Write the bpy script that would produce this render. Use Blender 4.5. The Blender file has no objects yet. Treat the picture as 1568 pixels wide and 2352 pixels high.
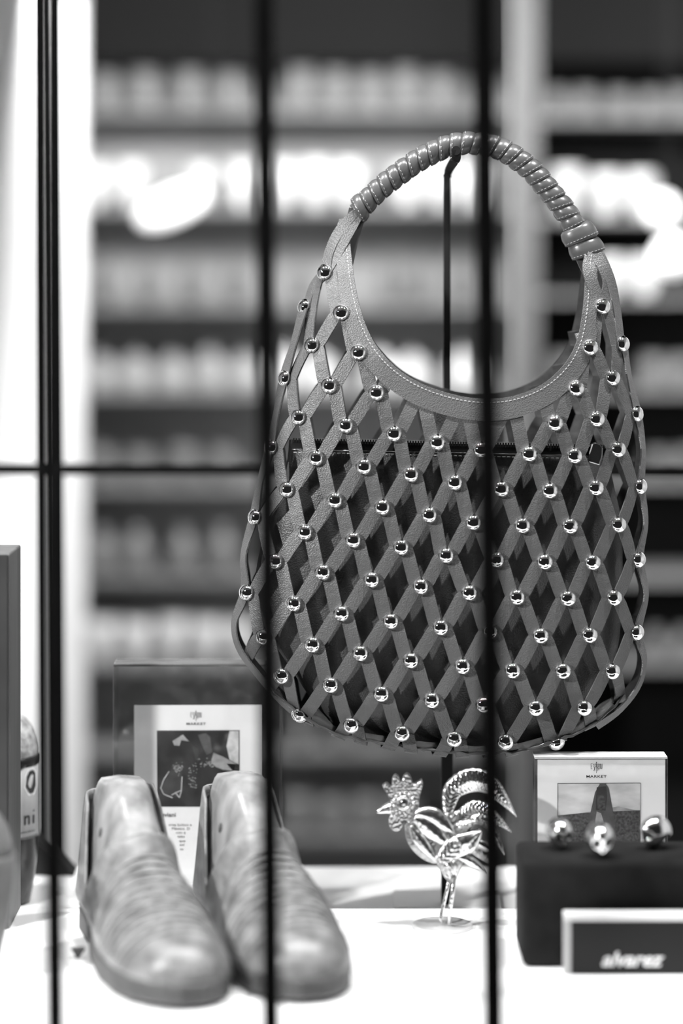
import bpy, bmesh, math, random
from mathutils import Vector, Matrix, noise
random.seed(7)
scn = bpy.context.scene
COL = scn.collection

# ------------------------------------------------------------------ camera
F = 5553.0            # focal length in pixels of the 1568 x 2352 frame (85 mm lens)
CAMZ = 0.574          # lens height above the display table
HOR = 640.0           # horizon row
cam_d = bpy.data.cameras.new('camera')
cam = bpy.data.objects.new('camera', cam_d); COL.objects.link(cam)
cam.location = (0, 0, CAMZ); cam.rotation_euler = (math.pi / 2, 0, 0)
cam_d.sensor_fit = 'HORIZONTAL'; cam_d.sensor_width = 24.0
cam_d.lens = 24.0 * F / 1568.0
cam_d.shift_y = -(1176 - HOR) / 1568.0
cam_d.clip_start = 0.05; cam_d.clip_end = 50
cam_d.dof.use_dof = True
cam_d.dof.focus_distance = 2.20
cam_d.dof.aperture_fstop = 1.28
scn.camera = cam

# ------------------------------------------------------------------ world, lights, exposure
w = bpy.data.worlds.new('world'); scn.world = w; w.use_nodes = True
w.node_tree.nodes['Background'].inputs[0].default_value = (0.5, 0.5, 0.5, 1)
w.node_tree.nodes['Background'].inputs[1].default_value = 0.035
scn.view_settings.view_transform = 'Standard'
scn.view_settings.look = 'None'
scn.view_settings.exposure = 0.0
scn.view_settings.gamma = 1.0
scn.view_settings.use_curve_mapping = False


def spot(name, loc, target, power, angle, radius, blend=0.4):
    d = bpy.data.lights.new(name, 'SPOT'); d.energy = power
    d.spot_size = math.radians(angle); d.spot_blend = blend; d.shadow_soft_size = radius
    o = bpy.data.objects.new(name, d); COL.objects.link(o)
    o.location = loc
    o.rotation_euler = (Vector(target) - Vector(loc)).to_track_quat('-Z', 'Y').to_euler()
    return o


def area(name, loc, target, power, sx, sy):
    d = bpy.data.lights.new(name, 'AREA'); d.shape = 'RECTANGLE'; d.size = sx; d.size_y = sy; d.energy = power
    o = bpy.data.objects.new(name, d); COL.objects.link(o)
    o.location = loc
    o.rotation_euler = (Vector(target) - Vector(loc)).to_track_quat('-Z', 'Y').to_euler()
    return o


spot('window_spot_key', (-1.115, 1.23, 0.93), (0.06, 2.18, 0.28), 150, 60, 0.03)
spot('window_spot_top', (0.05, 1.94, 1.5), (0.02, 2.08, 0.0), 60, 66, 0.035)
spot('fill_spot_left', (-0.45, 1.95, 1.5), (-0.15, 2.08, 0.0), 62, 62, 0.035)  # added fill spot, keeps the bag's shadow on the table bright
spot('fill_spot_right', (0.58, 1.92, 1.5), (0.12, 2.1, 0.0), 75, 62, 0.035)  # added fill spot from the right, lifts the shadows on table and cards
spot('fill_spot_wall', (0.75, 2.75, 0.95), (-0.41, 3.25, -0.15), 85, 56, 0.05, 1.0)  # added spot; its soft cone fades the left wall towards the top
area('shelf_fill_panel', (0.15, 3.22, 1.06), (0.15, 4.05, 0.2), 38, 1.6, 0.2)  # added panel just out of view, far below the ceiling, lighting the shelves

# ------------------------------------------------------------------ helpers


def P(px, py, d):
    return Vector(((px - 784) / F * d, d, CAMZ - (py - HOR) / F * d))


def lerp(a, b, t): return a + (b - a) * t


def interp(tab, x):
    if x <= tab[0][0]: return tab[0][1]
    for (x0, y0), (x1, y1) in zip(tab, tab[1:]):
        if x <= x1: return y0 + (y1 - y0) * (x - x0) / (x1 - x0)
    return tab[-1][1]


def catmull(pts, n):
    """Catmull-Rom through points of any Vector dimension, n steps per segment"""
    out = []
    m = len(pts)
    for i in range(m - 1):
        p0 = pts[max(i - 1, 0)]; p1 = pts[i]; p2 = pts[i + 1]; p3 = pts[min(i + 2, m - 1)]
        for k in range(n):
            t = k / n
            out.append(0.5 * ((2 * p1) + (p2 - p0) * t + (2 * p0 - 5 * p1 + 4 * p2 - p3) * t * t + (3 * p1 - p0 - 3 * p2 + p3) * t ** 3))
    out.append(pts[-1].copy())
    return out


def obj(name, mesh, mat, parent=None, smooth=False, kind=None):
    o = bpy.data.objects.new(name, mesh); COL.objects.link(o)
    if mat is not None and not mesh.materials: mesh.materials.append(mat)
    if smooth:
        for p in mesh.polygons: p.use_smooth = True
    if parent is not None: o.parent = parent
    if kind: o['kind'] = kind
    return o


def mk(name, verts, faces, mat, parent=None, smooth=False, kind=None, fix=True):
    me = bpy.data.meshes.new(name); me.from_pydata([tuple(v) for v in verts], [], faces)
    if fix:
        bm = bmesh.new(); bm.from_mesh(me); bmesh.ops.recalc_face_normals(bm, faces=bm.faces); bm.to_mesh(me); bm.free()
    me.update()
    return obj(name, me, mat, parent, smooth, kind)


def tag(o, label, cat, group=None):
    o['label'] = label; o['category'] = cat
    if group: o['group'] = group
    return o


def thing(name, label, cat, loc=(0, 0, 0), group=None):
    o = bpy.data.objects.new(name, None); COL.objects.link(o); o.location = loc; o.empty_display_size = 0.02
    return tag(o, label, cat, group)


def settle(o):
    """child meshes were written in world coordinates: express them relative to the parent's location"""
    L = Vector(o.location)
    def rec(p):
        for c in p.children:
            rec(c)
    for c in o.children:
        c.location = Vector(c.location) - L
    return o


def box_mesh(name, x0, x1, y0, y1, z0, z1, bev=0.0, seg=2):
    bm = bmesh.new()
    vs = [bm.verts.new((x, y, z)) for x in (x0, x1) for y in (y0, y1) for z in (z0, z1)]
    for f in ((0, 1, 3, 2), (4, 6, 7, 5), (0, 4, 5, 1), (2, 3, 7, 6), (0, 2, 6, 4), (1, 5, 7, 3)):
        bm.faces.new([vs[i] for i in f])
    bmesh.ops.recalc_face_normals(bm, faces=bm.faces)
    if bev > 0:
        bmesh.ops.bevel(bm, geom=list(bm.edges), offset=bev, segments=seg, affect='EDGES', profile=0.5)
    me = bpy.data.meshes.new(name); bm.to_mesh(me); bm.free()
    return me


def box(name, x0, x1, y0, y1, z0, z1, mat, parent=None, bev=0.0, seg=2, smooth=False, kind=None):
    return obj(name, box_mesh(name, x0, x1, y0, y1, z0, z1, bev, seg), mat, parent, smooth, kind)


def lathe_data(profile, n=32, cx=0.0, cy=0.0):
    """profile [(r, z)]; open ends with r == 0 collapse"""
    verts, faces, rows = [], [], []
    for r, z in profile:
        if r < 1e-7:
            rows.append([len(verts)] * n); verts.append((cx, cy, z))
        else:
            rows.append(list(range(len(verts), len(verts) + n)))
            for k in range(n):
                a = 2 * math.pi * k / n
                verts.append((cx + r * math.cos(a), cy + r * math.sin(a), z))
    for a, b in zip(rows, rows[1:]):
        for k in range(n):
            q = [a[k], a[(k + 1) % n], b[(k + 1) % n], b[k]]
            q2 = []
            for i in q:
                if i not in q2: q2.append(i)
            if len(q2) > 2: faces.append(q2)
    return verts, faces


def lathe(name, profile, mat, parent=None, n=32, cx=0.0, cy=0.0, smooth=True):
    v, f = lathe_data(profile, n, cx, cy)
    return mk(name, v, f, mat, parent, smooth)


def tube_data(pts, radii, n=12, ysq=1.0, cap=True, up=Vector((0, 1, 0))):
    verts, faces = [], []
    m = len(pts)
    for i, p in enumerate(pts):
        t = (pts[min(i + 1, m - 1)] - pts[max(i - 1, 0)]).normalized()
        a = t.cross(up)
        if a.length < 1e-4: a = t.cross(Vector((1, 0, 0)))
        a.normalize(); b = a.cross(t).normalized()
        r = radii[i] if isinstance(radii, (list, tuple)) else radii
        for k in range(n):
            an = 2 * math.pi * k / n
            verts.append(p + a * (r * math.cos(an)) + b * (r * ysq * math.sin(an)))
    for i in range(m - 1):
        for k in range(n):
            faces.append((i * n + k, i * n + (k + 1) % n, (i + 1) * n + (k + 1) % n, (i + 1) * n + k))
    if cap:
        faces.append(tuple(range(n - 1, -1, -1))); faces.append(tuple(range((m - 1) * n, m * n)))
    return verts, faces


def tube(name, pts, radii, mat, parent=None, n=12, ysq=1.0, smooth=True, up=Vector((0, 1, 0))):
    v, f = tube_data(pts, radii, n, ysq, True, up)
    return mk(name, v, f, mat, parent, smooth)


def ribbon_data(pts, nrm, half, th, taper=None):
    """flat strap: centre points, surface normals, half width, thickness along the normal"""
    verts, faces = [], []
    m = len(pts)
    for i, p in enumerate(pts):
        t = (pts[min(i + 1, m - 1)] - pts[max(i - 1, 0)]).normalized()
        s = t.cross(nrm[i]).normalized()
        n = s.cross(t).normalized()
        if n.dot(nrm[i]) < 0: n = -n
        h = half[i] if isinstance(half, (list, tuple)) else half
        verts += [p - s * h, p + s * h, p + s * h + n * th, p - s * h + n * th]
    for i in range(m - 1):
        a, b = i * 4, i * 4 + 4
        for k in range(4):
            faces.append((a + k, a + (k + 1) % 4, b + (k + 1) % 4, b + k))
    faces.append((3, 2, 1, 0)); e = (m - 1) * 4; faces.append((e, e + 1, e + 2, e + 3))
    return verts, faces


def prism(name, outline, d0, d1, mat, parent=None, smooth=False, bev=0.0, concave=True):
    """outline of world (x, z) points extruded between depths d0 and d1"""
    bm = bmesh.new()
    a = [bm.verts.new((x, d0, z)) for x, z in outline]
    f = bm.faces.new(a)
    r = bmesh.ops.extrude_face_region(bm, geom=[f])
    bmesh.ops.translate(bm, verts=[v for v in r['geom'] if isinstance(v, bmesh.types.BMVert)], vec=(0, d1 - d0, 0))
    bmesh.ops.recalc_face_normals(bm, faces=bm.faces)
    if bev > 0:
        bmesh.ops.bevel(bm, geom=list(bm.edges), offset=bev, segments=2, affect='EDGES', profile=0.5)
    bmesh.ops.triangulate(bm, faces=[f for f in bm.faces if len(f.verts) > 4])
    me = bpy.data.meshes.new(name); bm.to_mesh(me); bm.free()
    return obj(name, me, mat, parent, smooth)


def pxpoly(pts, d):
    return [((x - 784) / F * d, CAMZ - (y - HOR) / F * d) for x, y in pts]


# ------------------------------------------------------------------ materials


def mat(name, g, rough=0.6, metal=0.0, var=0.0, scale=8.0, bump=0.0, bscale=200.0, spec=0.5, detail=4.0, stretch=None, coat=0.0):
    m = bpy.data.materials.new(name); m.use_nodes = True
    nt = m.node_tree; b = nt.nodes['Principled BSDF']
    b.inputs['Base Color'].default_value = (g, g, g, 1)
    b.inputs['Roughness'].default_value = rough; b.inputs['Metallic'].default_value = metal
    b.inputs['Specular IOR Level'].default_value = spec
    if coat: b.inputs['Coat Weight'].default_value = coat
    tc = nt.nodes.new('ShaderNodeTexCoord')
    vec = tc.outputs['Object']
    if stretch:
        mp = nt.nodes.new('ShaderNodeMapping'); mp.inputs['Scale'].default_value = stretch
        nt.links.new(vec, mp.inputs['Vector']); vec = mp.outputs['Vector']
    if var > 0:
        n = nt.nodes.new('ShaderNodeTexNoise'); n.inputs['Scale'].default_value = scale; n.inputs['Detail'].default_value = detail
        r = nt.nodes.new('ShaderNodeMapRange')
        r.inputs['From Min'].default_value = 0.3; r.inputs['From Max'].default_value = 0.7
        r.inputs['To Min'].default_value = max(g * (1 - var), 0.0); r.inputs['To Max'].default_value = min(g * (1 + var), 1.0)
        nt.links.new(vec, n.inputs['Vector']); nt.links.new(n.outputs['Fac'], r.inputs['Value'])
        nt.links.new(r.outputs['Result'], b.inputs['Base Color'])
    if bump > 0:
        n = nt.nodes.new('ShaderNodeTexVoronoi'); n.inputs['Scale'].default_value = bscale
        bp = nt.nodes.new('ShaderNodeBump'); bp.inputs['Strength'].default_value = bump; bp.inputs['Distance'].default_value = 0.0006
        nt.links.new(tc.outputs['Object'], n.inputs['Vector']); nt.links.new(n.outputs['Distance'], bp.inputs['Height'])
        nt.links.new(bp.outputs['Normal'], b.inputs['Normal'])
    return m


def clear_mat(name, tint=0.95, rough=0.03, haze=0.0):
    """clear acrylic sheet: transparent with a fresnel gloss and a trace of surface haze"""
    m = bpy.data.materials.new(name); m.use_nodes = True
    nt = m.node_tree
    for n in list(nt.nodes): nt.nodes.remove(n)
    out = nt.nodes.new('ShaderNodeOutputMaterial')
    tr = nt.nodes.new('ShaderNodeBsdfTransparent'); tr.inputs['Color'].default_value = (tint, tint, tint, 1)
    gl = nt.nodes.new('ShaderNodeBsdfGlossy'); gl.inputs['Roughness'].default_value = rough
    fr = nt.nodes.new('ShaderNodeFresnel'); 
    ge = nt.nodes.new('ShaderNodeNewGeometry'); mr = nt.nodes.new('ShaderNodeMapRange')     # same reflectance entering and leaving the sheet
    mr.inputs['To Min'].default_value = 1.49; mr.inputs['To Max'].default_value = 1 / 1.49
    nt.links.new(ge.outputs['Backfacing'], mr.inputs['Value']); nt.links.new(mr.outputs['Result'], fr.inputs['IOR'])
    mx = nt.nodes.new('ShaderNodeMixShader')
    nt.links.new(fr.outputs['Fac'], mx.inputs['Fac']); nt.links.new(tr.outputs['BSDF'], mx.inputs[1]); nt.links.new(gl.outputs['BSDF'], mx.inputs[2])
    last = mx
    if haze > 0:
        df = nt.nodes.new('ShaderNodeBsdfDiffuse'); df.inputs['Color'].default_value = (0.8, 0.8, 0.8, 1)
        tc = nt.nodes.new('ShaderNodeTexCoord'); n = nt.nodes.new('ShaderNodeTexNoise'); n.inputs['Scale'].default_value = 55; n.inputs['Detail'].default_value = 8
        r = nt.nodes.new('ShaderNodeMapRange'); r.inputs['From Min'].default_value = 0.45; r.inputs['From Max'].default_value = 0.75
        r.inputs['To Min'].default_value = haze * 0.4; r.inputs['To Max'].default_value = haze * 2.0
        nt.links.new(tc.outputs['Object'], n.inputs['Vector']); nt.links.new(n.outputs['Fac'], r.inputs['Value'])
        m2 = nt.nodes.new('ShaderNodeMixShader')
        nt.links.new(r.outputs['Result'], m2.inputs['Fac']); nt.links.new(mx.outputs['Shader'], m2.inputs[1]); nt.links.new(df.outputs['BSDF'], m2.inputs[2])
        last = m2
    nt.links.new(last.outputs['Shader'], out.inputs['Surface'])
    return m


M = {}
M['leather'] = mat('grained_leather', 0.082, 0.42, var=0.06, scale=30, bump=0.55, bscale=900)
M['leather_smooth'] = mat('smooth_handle_leather', 0.062, 0.30, var=0.12, scale=60)
M['pouch'] = mat('pouch_leather', 0.045, 0.45, var=0.08, scale=20, bump=0.5, bscale=700)
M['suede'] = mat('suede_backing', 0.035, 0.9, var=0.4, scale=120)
M['patent'] = mat('glossy_base_leather', 0.07, 0.22, var=0.3, scale=40)
M['thread'] = mat('pale_thread', 0.3, 0.7)
M['thread_mid'] = mat('mid_thread', 0.22, 0.7)
M['thread_dark'] = mat('grey_thread', 0.26, 0.7)
M['chrome'] = mat('polished_steel', 0.86, 0.05, 1.0)
M['zip'] = mat('gunmetal', 0.35, 0.22, 1.0)
M['blackmetal'] = mat('black_metal', 0.005, 0.6, spec=0.2)
M['bar'] = mat('black_painted_iron', 0.004, 0.9, var=0.3, scale=30, spec=0.05)
M['white'] = mat('white_lacquer', 0.86, 0.5)
M['white_wall'] = mat('white_wall_paint', 0.8, 0.8, var=0.02, scale=4)
M['ledge'] = mat('pale_ledge', 0.8, 0.6, var=0.05, scale=6)
M['silver'] = mat('stamped_tin', 0.8, 0.22, 1.0, var=0.15, scale=90, bump=0.5, bscale=260)
M['silver_dark'] = mat('dimpled_tin', 0.45, 0.3, 1.0, var=0.3, scale=120, bump=1.0, bscale=420)
M['tin_matte'] = mat('brushed_tin', 0.6, 0.4, 0.45)
M['skull'] = mat('silver_plate', 0.85, 0.12, 1.0)
M['velvet'] = mat('charcoal_velvet', 0.011, 0.95, var=0.2, scale=60, spec=0.1)
M['black'] = mat('black_panel', 0.009, 0.4, spec=0.25)
M['acrylic_edge'] = mat('frosted_acrylic_edge', 0.72, 0.3)
M['acrylic_rim'] = mat('smoky_acrylic_rim', 0.16, 0.25, var=0.5, scale=60, stretch=(0.3, 8, 8))
M['print_white'] = mat('white_print', 0.85, 0.6)
M['paper'] = mat('white_card', 0.9, 0.7)
M['ink'] = mat('black_ink', 0.02, 0.6)
M['ink_grey'] = mat('grey_ink', 0.10, 0.6)
for i, g in enumerate((0.008, 0.03, 0.08, 0.18, 0.35, 0.6)):
    M['tone%d' % i] = mat('print_tone_%d' % i, g, 0.6, var=0.25, scale=160)
M['sky'] = mat('print_sky', 0.68, 0.6, var=0.4, scale=22, stretch=(1, 1, 2.4))
M['field'] = mat('print_field', 0.06, 0.6, var=0.75, scale=420)
M['clear'] = clear_mat('clear_acrylic', 0.94, 0.03, 0.012)
M['clear2'] = clear_mat('clear_acrylic_clean', 0.95, 0.03, 0.012)
M['shoe'] = mat('patina_tan_leather', 0.165, 0.38, var=0.5, scale=42, stretch=(1, 1, 1.6), bump=0.3, bscale=500)
M['strip'] = mat('woven_leather_strip', 0.175, 0.36, var=0.5, scale=48, bump=0.2, bscale=500)
M['sole'] = mat('rubber_sole', 0.06, 0.55, var=0.15, scale=20)
M['lining'] = mat('shoe_lining', 0.05, 0.9)
M['last'] = mat('varnished_wood_last', 0.23, 0.25, var=0.45, scale=28, stretch=(1.5, 1.5, 0.6))
M['board'] = mat('stained_board', 0.085, 0.45, var=0.25, scale=14, stretch=(6, 6, 0.5))
M['board_face'] = mat('dark_board_face', 0.03, 0.4, var=0.2, scale=20)
M['glaze'] = mat('grey_glaze', 0.14, 0.3, var=0.2, scale=20)
M['glaze_dark'] = mat('dark_bottle_glass', 0.03, 0.18)
M['label'] = mat('bottle_label', 0.42, 0.6, var=0.08, scale=40)
M['capclay'] = mat('speckled_cap', 0.30, 0.45, var=0.5, scale=160, bump=0.8, bscale=300)
M['shelf'] = mat('grey_shelf_board', 0.24, 0.6, var=0.1, scale=5)
M['shelf_back'] = mat('grey_back_panel', 0.32, 0.8, var=0.1, scale=3)
M['shelf_dark'] = mat('dark_shelf_panel', 0.010, 0.9, spec=0.1)
M['top_shade'] = mat('top_shade_tone', 0.012, 0.9, spec=0.05)
M['post_grey'] = mat('grey_post', 0.085, 0.6)
M['floor'] = mat('dark_floor', 0.05, 0.6, var=0.2, scale=3)
M['c_white'] = mat('white_ceramic', 0.85, 0.25)
M['c_pale'] = mat('pale_ceramic', 0.42, 0.35)
M['c_mid'] = mat('mid_grey_ceramic', 0.2, 0.4)
M['c_dim'] = mat('dark_grey_ceramic', 0.15, 0.5)
M['shadow_grey'] = mat('grey_shadow_wedge', 0.1, 0.8)

# ================================================================== the setting
TABLE_BACK = 2.205
o = box('display_table', -0.75, 0.75, 1.775, TABLE_BACK, -0.03, 0.0, M['white'], bev=0.002)
tag(o, 'white display table top under the shoes, rooster and bag stand', 'table')
box('trim_1', -0.75, 0.75, TABLE_BACK + 0.003, 2.443, -0.07, -0.02, M['ledge'], bev=0.002, kind='structure')
box('wall_left', -0.52, -0.41, 2.55, 3.3, -0.9, 1.55, M['white_wall'], kind='structure')
box('wall_window_left', -0.9, -0.8, 1.90, 2.5, -0.9, 1.62, M['white_wall'], kind='structure')
box('ceiling_reflector', -1.5, 1.5, 0.7, 2.5, 1.62, 1.66, M['white_wall'], kind='structure')  # unseen; carried forward past the window so the studs mirror a pale surface
box('wall_right', 0.95, 1.05, 1.55, 3.3, -0.9, 1.55, M['white_wall'], kind='structure')
box('floor', -3.0, 3.0, 2.4, 4.6, -1.0, -0.9, M['floor'], kind='structure')
box('wall_back', -3.0, 3.0, 4.45, 4.55, -0.9, 2.3, M['shelf_dark'], kind='structure')
box('ceiling', -3.0, 3.0, 2.5, 4.55, 2.3, 2.4, M['floor'], kind='structure')

# dark rail behind the bag
rail = thing('display_rail', 'thin dark horizontal rail crossing behind the bag at mid height', 'rail', P(784, 1086, 2.6))
tube('rod', [Vector((-0.405 - rail.location.x, 0, 0.004)), Vector((0.945 - rail.location.x, 0, 0.0))], 0.0062, M['bar'], rail)

# ------------------------------------------------------------------ grille of vertical bars outside the window
gr = thing('window_grille', 'black iron window bars, blurred, standing in front of the whole display', 'window bars', (0, 1.75, -0.3))
GD = 1.75
for xt, xb, hw in ((106, 127, 0.0066), (606, 622, 0.0072), (1110, 1133, 0.0078)):
    a = P(xt, 0, GD); b = P(xb, 2352, GD); dv = (b - a)
    a2 = a - dv * 0.25; b2 = b + dv * 0.2
    v, f = [], []
    for p in (a2, b2):
        for sx, sy in ((-1, -1), (1, -1), (1, 1), (-1, 1)):
            v.append(p + Vector((sx * hw, sy * hw, 0)) - Vector(gr.location))
    f = [(0, 1, 2, 3), (7, 6, 5, 4), (0, 4, 5, 1), (1, 5, 6, 2), (2, 6, 7, 3), (3, 7, 4, 0)]
    mk('vertical_bar', v, f, M['bar'], gr)

# ================================================================== background shelving (d ~ 4 m)
SD = 4.0


def shelf_unit(name, label, x0, x1, rows, back, board_mat):
    root = thing(name, label, 'shelf', (P((x0 + x1) / 2, 640, SD + 0.1).x, SD + 0.1, -0.9))
    L = Vector(root.location)
    X0 = P(x0, 0, SD).x - L.x; X1 = P(x1, 0, SD).x - L.x
    box('back_panel', X0, X1, 0.10, 0.12, 0.0, 2.6, back, root)
    for ry in rows:
        z = P(0, ry, SD).z - L.z
        box('shelf_board', X0, X1, -0.07, 0.10, z - 0.009, z, board_mat, root)
    zt = P(0, 138, SD).z - L.z
    box('shade_panel', X0, X1, -0.072, -0.060, zt, zt + 0.35, M['shelf_dark'] if back is M['shelf_dark'] else M['top_shade'], root)  # added dark sheet: the dim light at the shelf top put into its colour
    for xx in (X0 - 0.012, X1):
        box('side_panel', xx, xx + 0.012, -0.07, 0.12, 0.0, 2.6, board_mat, root)
    return root


LROWS = [248, 472, 700, 900, 1118, 1330, 1530, 1735, 1930]
shelf_unit('shelf_unit', 'wide grey wall shelf with rows of blurred pottery behind the bag', 168, 1170, LROWS, M['shelf_back'], M['shelf'])
RROWS = [262, 492, 678, 895, 1105, 1330, 1530]
shelf_unit('shelf_unit', 'dark narrow shelf of blurred pottery at the right edge', 1238, 1760, RROWS, M['shelf_dark'], M['shelf'])
# uprights
po = box('shelf_post', P(128, 0, 3.6).x, P(186, 0, 3.6).x, 3.6, 3.66, -0.9, 1.0, M['white'])
tag(po, 'bright white vertical post left of the grey shelf', 'post')
po = box('shelf_post', P(1182, 0, 3.9).x, P(1228, 0, 3.9).x, 3.86, 3.9, -0.9, 1.45, M['post_grey'])
tag(po, 'pale grey vertical post between the two shelves', 'post')


def pot_mesh(kind):
    if kind == 'cup':
        pr = [(0, 0.0), (0.026, 0), (0.033, 0.012), (0.036, 0.035), (0.034, 0.066), (0.031, 0.066), (0.032, 0.04), (0.028, 0.01), (0, 0.008)]
    elif kind == 'bowl':
        pr = [(0, 0), (0.02, 0), (0.022, 0.006), (0.038, 0.024), (0.044, 0.05), (0.041, 0.05), (0.034, 0.026), (0, 0.01)]
    elif kind == 'vase':
        pr = [(0, 0), (0.022, 0), (0.034, 0.02), (0.038, 0.045), (0.028, 0.07), (0.016, 0.08), (0.02, 0.095), (0.016, 0.095), (0.012, 0.08), (0, 0.07)]
    else:  # jar
        pr = [(0, 0), (0.028, 0), (0.034, 0.008), (0.034, 0.055), (0.028, 0.064), (0.030, 0.068), (0.022, 0.080), (0.006, 0.084), (0.008, 0.092), (0, 0.095)]
    v, f = lathe_data(pr, 24)
    me = bpy.data.meshes.new(kind); me.from_pydata(v, [], f); me.update()
    for p in me.polygons: p.use_smooth = True
    return me


POTS = {}


def pot(kind, mname, px, row, sc, label, group, dd=0.0, lift=0.0, squash=1.0):
    key = (kind, mname)
    if key not in POTS:
        me = pot_mesh(kind); me.materials.append(M[mname]); POTS[key] = me
    o = bpy.data.objects.new({'cup': 'cup', 'bowl': 'bowl', 'vase': 'vase', 'jar': 'jar'}[kind], POTS[key]); COL.objects.link(o)
    d = SD + 0.085 + dd
    p = P(px, row, SD)
    o.location = (p.x * d / SD, d, p.z + 0.0005 + lift); o.scale = (sc, sc, sc * squash)
    tag(o, label, {'cup': 'cup', 'bowl': 'bowl', 'vase': 'vase', 'jar': 'jar'}[kind], group)
    return o


ORD = ['first', 'second', 'third', 'fourth', 'fifth', 'sixth', 'seventh', 'eighth', 'ninth', 'tenth', 'eleventh', 'twelfth']


def row_of(kind, mname, xs, row, wpx, hpx, what, where, group):
    r0, h0 = {'cup': (0.036, 0.066), 'bowl': (0.044, 0.05), 'vase': (0.038, 0.095), 'jar': (0.034, 0.095)}[kind]
    for i, x in enumerate(xs):
        wp = wpx * random.uniform(0.93, 1.0); hp_ = hpx * random.uniform(0.92, 1.08)
        sc = wp / 2 * SD / F / r0
        pot(kind, mname, x, row, sc, '%s %s from the left %s' % (ORD[i], what, where), group, dd=random.uniform(-0.015, 0.0), squash=hp_ * SD / F / (h0 * sc))


row_of('cup', 'c_mid', (240, 330, 432, 525, 690, 770, 850, 930, 1010), 248, 74, 90, 'blurred pale cup', 'in the highest row of the wide shelf', 'cups on the highest row')
row_of('bowl', 'c_white', (218, 300, 460, 552, 645, 722, 800, 935, 1010, 1085), 472, 72, 100, 'glowing white bowl', 'in the row level with the bag handle', 'white bowls level with the handle')
row_of('vase', 'c_dim', (240, 340, 440, 540, 690, 900, 960, 1060), 700, 58, 110, 'dim grey vase', 'in the row level with the bag neck opening', 'dim vases level with the bag neck')
row_of('jar', 'c_pale', (232, 310, 395, 480, 562), 900, 74, 92, 'pale jar', 'in the bright row above the dark rail', 'pale jars above the rail')
row_of('jar', 'c_white', (650, 735, 870, 945, 1065), 900, 74, 92, 'white jar', 'in the row seen through the bag opening', 'white jars behind the bag opening')
row_of('cup', 'c_dim', (230, 320, 420, 510), 1118, 76, 80, 'dim grey cup', 'standing just under the dark rail', 'dim cups by the rail')
row_of('vase', 'c_mid', (235, 315, 420, 510), 1330, 72, 110, 'mid grey vase', 'in the row left of the bag middle', 'mid grey vases left of the bag')
row_of('bowl', 'c_white', (232, 312, 395, 472, 550), 1530, 76, 90, 'glowing white bowl', 'right above the large acrylic sign', 'white bowls above the large sign')
row_of('jar', 'c_dim', (690, 790, 930), 1735, 64, 80, 'dim jar', 'in the row just under the bag bottom', 'dim jars under the bag')
row_of('cup', 'c_mid', (680, 760, 840, 920), 1930, 76, 80, 'grey cup', 'in the lowest row between shoes and rooster', 'grey cups by the rooster')
row_of('cup', 'c_mid', (1275, 1343, 1420, 1492, 1560), 262, 62, 60, 'small pale cup', 'on the top shelf of the dark right shelf', 'pale cups on the right top shelf')
row_of('bowl', 'c_white', (1300, 1390, 1470), 492, 80, 100, 'white bowl', 'on the second shelf of the dark right shelf', 'white bowls on the right second shelf')
row_of('bowl', 'c_white', (1400, 1480), 678, 76, 80, 'white bowl', 'beside the right top of the bag', 'white bowls beside the bag')
row_of('cup', 'c_mid', (1290, 1500, 1565), 895, 62, 70, 'grey cup', 'level with the right shoulder of the bag', 'grey cups right of the bag')
row_of('cup', 'c_dim', (1510, 1575), 1105, 60, 60, 'dark grey cup', 'right of the bag at zip height', 'dark cups right of the bag')
row_of('vase', 'c_mid', (1505, 1570), 1530, 56, 70, 'grey vase', 'low beside the right edge of the bag', 'grey vases right of the bag')
# lamps hanging in the shop
M['lamp'] = mat('lit_lamp_glass', 0.9, 0.4)
M['lamp'].node_tree.nodes['Principled BSDF'].inputs['Emission Color'].default_value = (1, 1, 1, 1)
M['lamp'].node_tree.nodes['Principled BSDF'].inputs['Emission Strength'].default_value = 1.3


def pendant(px, py, d, rx, rz, tilt, label):
    g = thing('pendant_lamp', label, 'lamp', P(px, py, d))
    pr = [(rx * math.sin(math.radians(t)), -rz * math.cos(math.radians(t))) for t in range(0, 166, 12)] + [(rx * 0.2, rz * 1.0), (0, rz * 1.0)]
    pr[0] = (0, -rz)
    b = lathe('globe', pr, M['lamp'], g, 28); b.rotation_euler = (0, tilt, 0)
    top = 2.3 - g.location.z
    c = lathe('socket', [(0, rz * 0.9), (rx * 0.24, rz * 0.9), (rx * 0.2, rz * 1.2), (0, rz * 1.25)], M['blackmetal'], g, 16); c.rotation_euler = (0, tilt, 0)
    k = Vector((math.sin(tilt) * rz * 1.2, 0, math.cos(tilt) * rz * 1.2))
    tube('cord', [k, k + Vector((0, 0, 0.05)), Vector((k.x, 0, top))], 0.0012, M['blackmetal'], g, 6)


pendant(395, 474, 3.75, 0.026, 0.058, math.radians(66), 'slanted oval glowing lamp hanging over the upper left shelf')
pendant(1522, 484, 3.72, 0.025, 0.025, 0.0, 'upper of two glowing globe lamps at the right edge')
pendant(1545, 588, 3.62, 0.029, 0.029, 0.0, 'lower of two glowing globe lamps at the right edge')

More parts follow.
